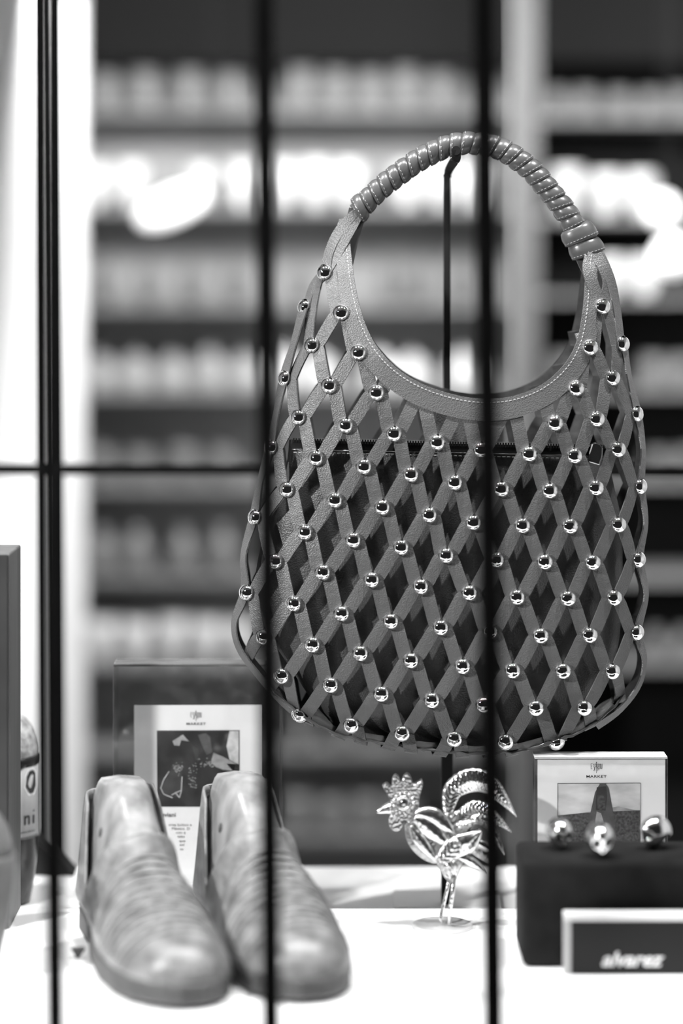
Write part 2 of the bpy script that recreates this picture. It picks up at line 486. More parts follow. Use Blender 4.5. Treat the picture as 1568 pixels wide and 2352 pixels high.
# ================================================================== the handbag
BD = 2.225      # mid plane of the bag
bag = thing('handbag', 'grey leather lattice handbag with silver ball studs hanging on the stand', 'handbag', P(1040, 1733, BD))
BL = Vector(bag.location)
LT = [(480, 792), (560, 760), (628, 735), (720, 700), (793, 688), (870, 655), (955, 642), (1027, 620), (1118, 600), (1190, 582), (1280, 562), (1355, 550), (1440, 540), (1480, 545), (1540, 580), (1600, 640), (1650, 690), (1690, 770), (1735, 960)]
RT = [(480, 1385), (560, 1393), (628, 1406), (705, 1418), (790, 1432), (866, 1440), (950, 1460), (1030, 1466), (1114, 1472), (1200, 1474), (1400, 1476), (1520, 1468), (1575, 1455), (1620, 1415), (1650, 1385), (1686, 1320), (1735, 1160)]
DT = [(480, 0.004), (560, 0.010), (628, 0.024), (720, 0.035), (820, 0.042), (950, 0.045), (1600, 0.045), (1690, 0.038), (1740, 0.024)]
BOT = [(540, 1460), (560, 1520), (600, 1575), (640, 1610), (700, 1655), (770, 1690), (870, 1708), (950, 1720), (1090, 1733), (1190, 1727), (1270, 1705), (1330, 1685), (1400, 1640), (1460, 1570), (1476, 1480)]


def bag_off(px, py, inset=0.0):
    l = interp(LT, py); r = interp(RT, py)
    u = (px - (l + r) / 2) / ((r - l) / 2)
    u = max(-1.0, min(1.0, u))
    return interp(DT, py) * (1 - abs(u) ** 3.6) ** 0.55


def S(px, py, side=-1, k=1.0, add=0.0):
    """point on the bag: side -1 front, +1 back"""
    off = bag_off(px, py) * k + add
    d = BD + side * off
    q = P(px, py, BD)
    return Vector((q.x, d, q.z)) - BL


def SN(px, py, side=-1):
    e = 4.0
    a = S(px + e, py, side) - S(px - e, py, side)
    b = S(px, py + e, side) - S(px, py - e, side)
    n = a.cross(b)
    if n.length < 1e-9: n = Vector((0, side, 0))
    n.normalize()
    if n.y * side < 0: n = -n
    return n


ROWS = [
    [(750, 628), (1373, 705)],
    [(707, 708), (785, 719), (1343, 797), (1418, 790)],
    [(721, 793), (823, 808), (1311, 888), (1394, 866)],
    [(662, 870), (758, 882), (863, 897), (1263, 965), (1357, 957), (1450, 950)],
    [(690, 955), (794, 971), (902, 989), (999, 1008), (1097, 1025), (1205, 1034), (1307, 1039), (1406, 1027)],
    [(631, 1027), (728, 1045), (835, 1063), (940, 1080), (1038, 1098), (1143, 1113), (1251, 1117), (1355, 1112), (1458, 1114)],
    [(663, 1118), (770, 1139), (876, 1154), (981, 1171), (1080, 1188), (1190, 1195), (1297, 1197), (1407, 1197)],
    [(594, 1186), (703, 1212), (811, 1228), (918, 1244), (1019, 1262), (1132, 1272), (1240, 1277), (1348, 1280), (1454, 1280)],
    [(637, 1280), (743, 1301), (852, 1317), (962, 1332), (1071, 1346), (1178, 1356), (1292, 1360), (1397, 1362)],
    [(574, 1355), (678, 1373), (785, 1393), (895, 1410), (1007, 1424), (1118, 1433), (1231, 1443), (1341, 1444), (1450, 1445)],
    [(610, 1450), (720, 1464), (827, 1482), (940, 1498), (1056, 1511), (1168, 1521), (1281, 1523), (1393, 1528)],
    [(652, 1537), (761, 1554), (874, 1573), (987, 1587), (1103, 1597), (1220, 1604), (1329, 1606)],
    [(693, 1628), (808, 1645), (921, 1662), (1038, 1675), (1153, 1682), (1269, 1686)]]
STUDS = [p for r in ROWS for p in r]


def succ(p, ex):
    best = None
    for q in STUDS:
        dd = math.hypot(q[0] - p[0] - ex[0], q[1] - p[1] - ex[1])
        if dd < 37 and (best is None or dd < best[0]): best = (dd, q)
    return best[1] if best else None


HALF = 0.0061        # half width of a strap
# neckline: edge of the opening
NECK = [Vector(p) for p in ((806, 505), (804, 545), (809, 600), (817, 660), (834, 730), (862, 790), (905, 838), (960, 874), (1030, 899), (1100, 910), (1170, 904), (1235, 878), (1284, 835), (1313, 785), (1328, 720), (1335, 660), (1340, 610), (1346, 580))]


def in_neck(px, py):
    """inside the open neckline region"""
    pts = catmull(NECK, 3)
    if py < 560: return True
    for a, b in zip(pts, pts[1:]):
        if a.x <= px <= b.x or b.x <= px <= a.x:
            t = (px - a.x) / (b.x - a.x + 1e-6)
            if 815 < px < 1330: return py < a.y + (b.y - a.y) * t
    return False


def extend(p, q, f):
    return (p[0] + (p[0] - q[0]) * f, p[1] + (p[1] - q[1]) * f)


EXA, EXB = (42, 90), (-57, 80)
OFF = 11.0           # a node joins two strands side by side
NXA = {p: succ(p, EXA) for p in STUDS}; NXB = {p: succ(p, EXB) for p in STUDS}
PRA = {v: k for k, v in NXA.items() if v}; PRB = {v: k for k, v in NXB.items() if v}


def sp_(node, side): return (node[0] + (OFF if side == 'R' else -OFF), node[1])


def strand_list():
    """slit-and-expanded leather: every strand zigzags down between two columns of studs"""
    out = []
    for n_ in STUDS:
        for side in 'LR':
            if (side == 'L' and n_ in PRA) or (side == 'R' and n_ in PRB): continue
            c = [(n_, side)]
            while True:
                a, s_ = c[-1]
                b = NXB[a] if s_ == 'L' else NXA[a]
                if b is None: break
                c.append((b, 'R' if s_ == 'L' else 'L'))
            out.append(c)
    return out


VA, VB = (18, 90), (-38, 79)


def march(p, v, up):
    """run on from p along v until rim, side seam or hem"""
    f = 0.02
    while f < 1.25:
        c = (p[0] + v[0] * f, p[1] + v[1] * f)
        l, r = interp(LT, c[1]), interp(RT, c[1])
        if not up and c[1] > interp(BOT, c[0]) - 4:
            a = [('m', c)]
            if f > 0.3: a = [('s', (p[0] + v[0] * (f - 0.1), p[1] + v[1] * (f - 0.1)))] + a
            return a
        if c[0] < l + 3 or c[0] > r - 3: return [('m', (max(min(c[0], r), l), c[1]))]
        if up and (f > 0.97 or in_neck(c[0] + v[0] * 0.15, c[1] + v[1] * 0.15)): return [('s', c)]
        f += 0.02
    return [('s', c)]


def strand_path(c):
    pts = [('s', sp_(n_, s_)) for n_, s_ in c]
    n0, s0 = c[0]; n1, s1 = c[-1]
    v0 = (-VA[0], -VA[1]) if s0 == 'L' else (-VB[0], -VB[1])
    v1 = VB if s1 == 'L' else VA
    if n0[1] < 720: head = []          # the topmost studs are gathered by the edge straps
    else: head = list(reversed(march(sp_(n0, s0), v0, True)))
    return head + pts + march(sp_(n1, s1), v1, False)


def strap_mesh(path, side, lift):
    P3, N3 = [], []
    n = 5
    for k in range(len(path) - 1):
        (ka, a), (kb, b) = path[k], path[k + 1]
        for i in range(n + (1 if k == len(path) - 2 else 0)):
            t = i / n
            x, y = lerp(a[0], b[0], t), lerp(a[1], b[1], t)
            fl = 1.0
            if kb == 'm': fl = math.sqrt(max(0.0, 1 - t * t))
            if ka == 'm': fl = math.sqrt(max(0.0, 1 - (1 - t) ** 2))
            q = S(x, y, side, k=fl)
            nn = SN(x, y, side)
            if fl < 1:
                if y > 1590: e = Vector((0.25 * (1 if x > 1010 else -1), side * 0.3, -1)).normalized()
                else: e = Vector((-1 if x < 1010 else 1, side * 0.25, 0)).normalized()
                nn = nn.lerp(e, (1 - fl)).normalized()
            bul = 0.0011 * math.sin(math.pi * t)
            P3.append(q + nn * (lift + bul)); N3.append(nn)
    return ribbon_data(P3, N3, HALF, 0.0014)


LEDGE = [(707, 708), (662, 870), (631, 1027), (594, 1186), (574, 1355)]
REDGE = [(1418, 790), (1450, 950), (1458, 1114), (1454, 1280), (1450, 1445)]
SL_ = [c for c in strand_list() if not (c[0] in [(e, 'L') for e in LEDGE] or c[0] in [(e, 'R') for e in REDGE])]
# edge strands: loops that bulge round the side from one edge stud to the next
EDGE = [[(707, 708), (676, 790), (662, 870), (636, 950), (631, 1027), (600, 1105), (594, 1186), (562, 1272), (574, 1355), (541, 1425), (552, 1485), (598, 1548), (650, 1606), (710, 1655)],
        [(1418, 790), (1440, 868), (1450, 950), (1471, 1030), (1458, 1114), (1477, 1197), (1454, 1280), (1478, 1362), (1450, 1445), (1474, 1510), (1462, 1568), (1420, 1622), (1365, 1662)]]
for e, pts in enumerate(EDGE):
    sg_ = -1 if e == 0 else 1
    for side in (-1, 1):
        P3, N3 = [], []
        for k, (x, y) in enumerate(pts):
            node = (k % 2 == 0) and k < 10
            x2 = x + (sg_ * 9 if node else 0)
            l, r = interp(LT, y), interp(RT, y)
            off = bag_off(min(max(x2, l + 8), r - 8), y) if node else 0.012
            q = P(x2, y, BD)
            P3.append(Vector((q.x, BD + side * max(off, 0.010), q.z)) - BL)
            N3.append(Vector((sg_ * (0.75 if node else 0.9), side * (0.6 if node else 0.4), 0)).normalized())
        a = catmull(P3, 6); b = catmull(N3, 6)
        v, f = ribbon_data(a, b, HALF, 0.0014)
        mk('edge_strap', v, f, M['leather'] if side == -1 else M['suede'], bag)

for side in (-1, 1):
    for idx, c in enumerate(SL_):
        path = strand_path(c)
        if len(path) < 2: continue
        v, f = strap_mesh(path, side, 0.0003 * (idx % 2))
        mk('strap' if side == -1 else 'back_strap', v, f, M['leather'] if side == -1 else M['suede'], bag)

# edge straps that run up into the handle
for pts, w1 in (([(750, 628), (757, 585), (778, 535), (808, 498), (826, 480)], 0.0035), ([(750, 628), (780, 572), (806, 525), (828, 485)], 0.0045),
            ([(1373, 705), (1354, 655), (1346, 620), (1352, 592)], 0.006), ([(1373, 705), (1390, 655), (1378, 612), (1352, 570)], 0.006),
            ([(1418, 790), (1408, 700), (1392, 635), (1362, 570)], 0.006), ([(707, 708), (722, 660), (750, 628)], 0.0062)):
    P3 = [S(x, y) for x, y in pts]; N3 = [SN(x, y) for x, y in pts]
    a = catmull(P3, 6); b = catmull(N3, 6)
    hw = [lerp(HALF, w1, k / (len(a) - 1)) for k in range(len(a))]
    for k, (p, nn) in enumerate(zip(a, b)):
        nn.normalize(); a[k] = p + nn * 0.001 + Vector((0, -0.002 * math.sin(math.pi * k / (len(a) - 1)), 0))
    v, f = ribbon_data(a, b, hw, 0.0013)
    mk('strap', v, f, M['leather'], bag)

# studs
hem = [(0.0, 0.0068)] + [(0.0078 * math.sin(math.radians(t)), 0.0064 * math.cos(math.radians(t))) for t in range(10, 91, 10)] + [(0.0066, -0.0012), (0.005, -0.0018), (0, -0.0018)]
sv, sf = lathe_data(hem, 24)
sme = bpy.data.meshes.new('stud'); sme.from_pydata(sv, [], sf)
_b = bmesh.new(); _b.from_mesh(sme); bmesh.ops.recalc_face_normals(_b, faces=_b.faces); _b.to_mesh(sme); _b.free()
for p in sme.polygons: p.use_smooth = True
sme.materials.append(M['chrome'])
for (x, y) in STUDS:
    nn = SN(x, y)
    o = bpy.data.objects.new('stud', sme); COL.objects.link(o); o.parent = bag
    o.location = S(x, y) + nn * 0.0034
    o.rotation_euler = nn.to_track_quat('Z', 'Y').to_euler()

# rim band round the neckline, front and back
neck_s = catmull(NECK, 6)


def rim(side, wmul, mname, name):
    V, Fc = [], []
    m = len(neck_s)
    W = 3
    for i, c in enumerate(neck_s):
        t = (neck_s[min(i + 1, m - 1)] - neck_s[max(i - 1, 0)]).normalized()
        n2 = Vector((-t.y, t.x))        # outward (away from the opening)
        k = i / (m - 1)
        wd = (26 + 24 * math.sin(math.pi * k) ** 1.2) * wmul
        if k > 0.8: wd *= 0.85
        for j in range(W + 1):
            q = c + n2 * (wd * j / W)
            nn = SN(q.x, q.y, side)
            V.append(S(q.x, q.y, side) + nn * 0.0016)
        for j in range(W + 1):
            q = c + n2 * (wd * j / W)
            nn = SN(q.x, q.y, side)
            V.append(S(q.x, q.y, side) + nn * 0.0033)
    R = 2 * (W + 1)
    for i in range(m - 1):
        a, b = i * R, (i + 1) * R
        for j in range(W):
            Fc.append((a + j, a + j + 1, b + j + 1, b + j))
            Fc.append((a + W + 1 + j, b + W + 1 + j, b + W + 2 + j, a + W + 2 + j))
        Fc.append((a, b, b + W + 1, a + W + 1)); Fc.append((a + W, a + 2 * W + 1, b + 2 * W + 1, b + W))
    Fc.append(tuple(list(range(0, W + 1)) + list(range(2 * W + 1, W, -1))))
    e = (m - 1) * R
    Fc.append(tuple([e + j for j in range(0, W + 1)] + [e + j for j in range(2 * W + 1, W, -1)]))
    return mk(name, V, Fc, M[mname], bag)


rim_o = rim(-1, 1.0, 'leather', 'neck_band')
rim(1, 0.9, 'suede', 'back_neck_band')


def dashes(name, pts, nrm, dash, gap, hw, hh, mname, parent, kind='stuff'):
    """stitches: little raised dashes along a 3-D polyline"""
    V, Fc = [], []
    acc = 0.0; on = False; start = None
    L = [0.0]
    for a, b in zip(pts, pts[1:]): L.append(L[-1] + (b - a).length)

    def at(s):
        for i in range(len(L) - 1):
            if s <= L[i + 1]:
                t = (s - L[i]) / max(L[i + 1] - L[i], 1e-9)
                return pts[i].lerp(pts[i + 1], t), nrm[i]
        return pts[-1], nrm[-1]
    s = gap
    while s + dash < L[-1]:
        p, n = at(s); q, n2 = at(s + dash)
        t = (q - p).normalized(); sd = t.cross(n).normalized()
        k = len(V)
        mid = p.lerp(q, 0.5)
        V += [p - sd * hw, p + sd * hw, q + sd * hw, q - sd * hw, mid + n * hh - sd * hw * 0.5, mid + n * hh + sd * hw * 0.5]
        Fc += [(k, k + 1, k + 5, k + 4), (k + 1, k + 2, k + 5), (k + 2, k + 3, k + 4, k + 5), (k + 3, k, k + 4)]
        s += dash + gap
    return V, Fc


sp, sn = [], []
m = len(neck_s)
for i, c in enumerate(neck_s):
    if c.y < 545: continue
    t = (neck_s[min(i + 1, m - 1)] - neck_s[max(i - 1, 0)]).normalized(); q = c + Vector((-t.y, t.x)) * 9
    n = SN(q.x, q.y); sp.append(S(q.x, q.y) + n * 0.0034); sn.append(n)
V, Fc = dashes('s', sp, sn, 0.0026, 0.0011, 0.00045, 0.0005, 'thread', bag)
mk('rim_stitching', V, Fc, M['thread'], bag, kind='stuff')

# glossy base band under the hem
bv, bf = [], []
bx = [610 + i * 20 for i in range(42)]
for i, x in enumerate(bx):
    yb = interp(BOT, x)
    for j in range(7):
        a = -1 + 2 * j / 6
        bv.append(Vector((P(x, 0, BD).x, BD + a * 0.036 * (1 - abs((x - 1020) / 430) ** 3) ** 0.5 , P(x, yb - 16 + 10 * (1 - a * a) + 3 * math.sin(x * 0.13 + j), BD).z)) - BL)
for i in range(len(bx) - 1):
    for j in range(6):
        bf.append((i * 7 + j, i * 7 + j + 1, (i + 1) * 7 + j + 1, (i + 1) * 7 + j))
base = mk('base_panel', bv, bf, M['patent'], bag, smooth=True)
md = base.modifiers.new('thick', 'SOLIDIFY'); md.thickness = 0.002

# inner pouch with zip
pv, pf = [], []
NU, NV = 40, 30
PTOP = lambda x: 1010 + (x - 680) * 0.022


def pouch_pt(u, v, side):
    yb0 = 1020 + v * 640
    l = interp(LT, yb0) + 34 + 8 * math.sin(v * 3); r = interp(RT, yb0) - 46
    if v > 0.8:
        k = (v - 0.8) / 0.2
        l += 20 * k; r -= 10 * k
    if v < 0.3:
        l = lerp(664, l, v / 0.3); r = lerp(1392, r, v / 0.3)
    x = (l + r) / 2 + u * (r - l) / 2
    y0 = PTOP(x)
    ymax = interp(BOT, x) - 22
    y = lerp(y0, ymax, v)
    th = 0.032 * (1 - abs(u) ** 4) ** 0.5 * (0.9 + 0.1 * min(1, v * 5)) * (1 - max(0, (v - 0.85) / 0.15) ** 3 * 0.8)
    th += 0.0022 * noise.noise(Vector((x * 0.012, y * 0.008, side * 3.0))) * (1 - u * u)
    q = P(x, y, BD)
    return Vector((q.x, BD + side * max(th, 0.0006), q.z)) - BL


for side in (-1, 1):
    b0 = len(pv)
    for j in range(NV + 1):
        for i in range(NU + 1):
            pv.append(pouch_pt(-1 + 2 * i / NU, j / NV, side))
    for j in range(NV):
        for i in range(NU):
            a = b0 + j * (NU + 1) + i
            pf.append((a, a + 1, a + NU + 2, a + NU + 1))
for i in range(NU):
    pf.append((i, i + 1, (NU + 1) * (NV + 1) + i + 1, (NU + 1) * (NV + 1) + i))
pouch = mk('inner_pouch', pv, pf, M['pouch'], bag, smooth=True)
# zip: tape, bead line and teeth
zx = [672 + i * (712 / 60) for i in range(61)]
zp = [Vector((P(x, 0, BD).x, BD - 0.0306, P(x, PTOP(x) + 6, BD).z)) - BL for x in zx]
v, f = ribbon_data(zp, [Vector((0, -1, 0))] * 61, 0.0042, 0.001)
mk('zip_tape', v, f, M['blackmetal'], pouch)
zp2 = [p + Vector((0, -0.0012, -0.0042)) for p in zp]
v, f = tube_data(zp2, 0.00045, 6); mk('zip_bead', v, f, M['zip'], pouch, smooth=True)
tv, tf = [], []
for i in range(118):
    x = 676 + i * 6
    c = Vector((P(x, 0, BD).x, BD - 0.0310, P(x, PTOP(x) - 4, BD).z)) - BL
    k = len(tv)
    for a in (-1, 1):
        for b in (-1, 1):
            for e in (-1, 1): tv.append(c + Vector((a * 0.0007, b * 0.0014, e * 0.0020)))
    tf += [(k, k + 1, k + 3, k + 2), (k + 4, k + 6, k + 7, k + 5), (k, k + 4, k + 5, k + 1), (k + 2, k + 3, k + 7, k + 6), (k, k + 2, k + 6, k + 4), (k + 1, k + 5, k + 7, k + 3)]
mk('zip_teeth', tv, tf, M['zip'], pouch, kind='stuff')
sp, sn = [p + Vector((0, -0.002, -0.0068)) for p in zp], [Vector((0, -1, 0))] * 61
V, Fc = dashes('s', sp, sn, 0.003, 0.0014, 0.0004, 0.0005, 'thread_dark', pouch)
mk('zip_stitching', V, Fc, M['thread_dark'], pouch, kind='stuff')
pl = [(1348, 1013), (1356, 1009), (1366, 1012), (1374, 1022), (1373, 1040), (1366, 1062), (1342, 1055), (1341, 1035)]
prism('zip_pull', [(a - BL.x, b - BL.z) for a, b in pxpoly(pl, BD)], -0.040, -0.035, M['zip'], pouch, bev=0.0012)
# leather tongue hanging inside the opening
tg = [(1004, 922), (1108, 940), (1120, 1020), (1090, 1032), (1036, 1030), (998, 1015)]
prism('inner_flap', [(a - BL.x, b - BL.z) for a, b in pxpoly(tg, BD)], 0.004, 0.0065, M['pouch'], bag)

# wrapped handle
HP = [Vector(p) for p in ((818, 487), (846, 458), (885, 423), (940, 382), (1000, 347), (1055, 331), (1105, 331), (1160, 348), (1210, 382), (1255, 430), (1292, 478), (1314, 512), (1334, 548), (1353, 588))]
hs = catmull(HP, 12)
HL = [0.0]
for a, b in zip(hs, hs[1:]): HL.append(HL[-1] + (b - a).length)


def hat(s):
    s = max(0, min(s, HL[-1]))
    for i in range(len(HL) - 1):
        if s <= HL[i + 1]:
            t = (s - HL[i]) / max(HL[i + 1] - HL[i], 1e-9)
            p = hs[i].lerp(hs[i + 1], t); tg_ = (hs[min(i + 2, len(hs) - 1)] - hs[max(i - 1, 0)]).normalized()
            return p, tg_
    return hs[-1], (hs[-1] - hs[-2]).normalized()


core = [P(p.x, p.y, BD) - BL for p in hs]
mk('handle_core', *tube_data(core, 0.0085, 14), M['leather_smooth'], bag, smooth=True)
NC = 26
HW_ = [1.0] * 24 + [1.4, 1.4]
BND = [sum(HW_[:k]) / sum(HW_) * HL[-1] for k in range(NC + 1)]
PXM = BD / F
st_v, st_f = [], []
for k in range(NC):
    V, Fc = [], []
    ns, na = 9, 20
    wide = 1.0
    if k == NC - 1: wide = 1.5
    elif k == NC - 2: wide = 1.52
    elif k == 0: wide = 1.12
    depth = 1.0 if k < NC - 2 else 1.15
    jit = random.uniform(-0.5, 0.5)
    left = k < 12
    TILT = 15 if k < NC - 3 else 4
    for i in range(ns):
        f_ = i / (ns - 1)
        ff = f_ if left else 1 - f_
        s = BND[k] + (f_ * 1.10 - 0.05) * (BND[k + 1] - BND[k])
        p, tg_ = hat(s)
        perp = Vector((-tg_.y, tg_.x))
        ca, sa = math.cos(math.radians(TILT + jit * 6)), math.sin(math.radians(TILT + jit * 6))
        perp = Vector((perp.x * ca - perp.y * sa, perp.x * sa + perp.y * ca)) / ca
        r = 26.5 * (0.93 + 0.10 * math.sin(math.pi * min(1, ff * 1.15)) + (0.05 if ff < 0.15 else 0))
        if f_ in (0.0, 1.0): r *= 0.84
        for j in range(na):
            an = 2 * math.pi * j / na
            wob = 1 + 0.02 * math.sin(3 * an + k * 1.7)
            q = p + perp * (r * wide * wob * math.cos(an))
            V.append(P(q.x, q.y, BD) - BL + Vector((0, r * depth * wob * PXM * math.sin(an), 0)))
    for i in range(ns - 1):
        for j in range(na):
            Fc.append((i * na + j, i * na + (j + 1) % na, (i + 1) * na + (j + 1) % na, (i + 1) * na + j))
    Fc.append(tuple(range(na - 1, -1, -1))); Fc.append(tuple(range((ns - 1) * na, ns * na)))
    mk('handle_wrap', V, Fc, M['leather_smooth'], bag, smooth=True)
    # stitch line on the front of the coil next to its lip
    fi = 0.2 if left else 0.8
    p, tg_ = hat(BND[k] + fi * (BND[k + 1] - BND[k]))
    perp = Vector((-tg_.y, tg_.x)); ca, sa = math.cos(math.radians(TILT + jit * 6)), math.sin(math.radians(TILT + jit * 6))
    perp = Vector((perp.x * ca - perp.y * sa, perp.x * sa + perp.y * ca)) / ca
    pts, nr = [], []
    for j in range(15):
        an = math.pi + math.pi * j / 14
        q = p + perp * (27.6 * wide * math.cos(an))
        pts.append(P(q.x, q.y, BD) - BL + Vector((0, 27.8 * depth * PXM * math.sin(an), 0)))
        nr.append((pts[-1] - (P(p.x, p.y, BD) - BL)).normalized())
    a, b = dashes('s', pts, nr, 0.0022, 0.0014, 0.0003, 0.0004, 'thread', bag)
    off = len(st_v); st_v += a; st_f += [tuple(i + off for i in t) for t in b]
mk('handle_stitching', st_v, st_f, M['thread_mid'], bag, kind='stuff')
# leather tabs gathered under the handle ends
for pts, hw in (([(822, 482), (812, 520), (806, 560), (800, 610)], [0.0085, 0.008, 0.006, 0.004]), ([(1345, 570), (1358, 610), (1372, 650), (1382, 700)], [0.013, 0.011, 0.008, 0.005])):
    a = [P(x, y, BD) - BL for x, y in pts]
    a = catmull(a, 4); hh = []
    for i in range(len(a)): hh.append(interp([(j * 4, h) for j, h in enumerate(hw)], i))
    v, f = ribbon_data(a, [Vector((0, -1, 0))] * len(a), hh, 0.004)
    mk('handle_tab', v, f, M['leather_smooth'], bag)

# ------------------------------------------------------------------ bag stand
PD = 2.287
st = thing('bag_stand', 'black metal bag stand with hook, rising behind the handbag', 'display stand', P(1026, 640 + F * (CAMZ + 0.0199) / PD, PD))
SL = Vector(st.location)
a = P(1026, 1000, PD); b = P(1025, 400, PD)
box('upper_rod', -0.0033 , 0.0033, -0.003, 0.003, P(0, 1300, PD).z - SL.z, P(0, 402, PD).z - SL.z, M['blackmetal'], st, bev=0.0005)
box('lower_tube', -0.0054, 0.0054, -0.0054, 0.0054, 0.003, P(0, 1290, PD).z - SL.z, M['blackmetal'], st, bev=0.0008)
box('base_plate', -0.05, 0.05, -0.013, 0.05, 0.0, 0.003, M['white'], st)
hk = [P(1026, 404, PD), P(1030, 392, PD - 0.012), P(1041, 374, BD - 0.020), P(1046, 366, BD - 0.029), P(1047, 356, BD - 0.0305), P(1047, 344, BD - 0.031)]
hk = [p - SL for p in hk]
v, f = ribbon_data(catmull(hk, 3), [Vector((0.2, -1, 0.6)).normalized()] * 16, 0.0040, 0.0022)
mk('hook', v, f, M['blackmetal'], st)
tip = lathe_data([(0, 0.0), (0.0041, 0.0), (0.0041, 0.0022), (0, 0.0022)], 20)
tp = mk('hook_tip', tip[0], tip[1], M['blackmetal'], st); tp.location = P(1047, 346, BD - 0.031) - SL; tp.rotation_euler = (math.radians(90), 0, 0)

# ================================================================== shoes with wooden lasts
LEN = 0.285
WF = [(0, 0.012), (0.03, 0.026), (0.1, 0.036), (0.3, 0.037), (0.45, 0.040), (0.66, 0.0445), (0.8, 0.0425), (0.9, 0.036), (0.96, 0.026), (0.985, 0.017), (1.0, 0.004)]
HT = [(0, 0.085), (0.025, 0.118), (0.06, 0.132), (0.2, 0.136), (0.27, 0.130), (0.36, 0.112), (0.5, 0.088), (0.62, 0.072), (0.75, 0.058), (0.87, 0.049), (0.95, 0.042), (0.985, 0.034), (1.0, 0.026)]
KT = [(0, 0.7), (0.15, 0.62), (0.3, 0.55), (0.45, 0.62), (0.6, 0.9), (1, 1.0)]
NT = [(0, 7), (0.2, 7), (0.35, 4), (0.5, 2.6), (0.75, 2.2), (1, 2.0)]
ZB = lambda s: interp([(0, 0.026), (0.3, 0.024), (0.55, 0.017), (1, 0.019)], s)
CL = [(0, 0.122), (0.10, 0.124), (0.15, 0.116), (0.22, 0.080), (0.285, 0.046), (0.34, 0.066), (0.42, 0.100), (0.47, 0.110), (1, 0.2)]


def bend(s):  # the last curves inwards towards the toe
    return 0.012 * max(0, (s - 0.45) / 0.55) ** 1.6


def last_pt(s, f, sgn, grow=0.0):
    """f 0..1 from the feather edge to the ridge on the side sgn"""
    w_ = interp(WF, s) + grow; h = interp(HT, s) + grow * 0.8; zb = ZB(s)
    n = interp(NT, s); k = interp(KT, s)
    z = zb + (h - zb) * f
    base = min(1.0, 0.90 + f * 1.6)
    wd = w_ * base * lerp(1, k, f) * max(0.0, 1 - f ** n) ** (1.0 / n)
    return wd * sgn, z


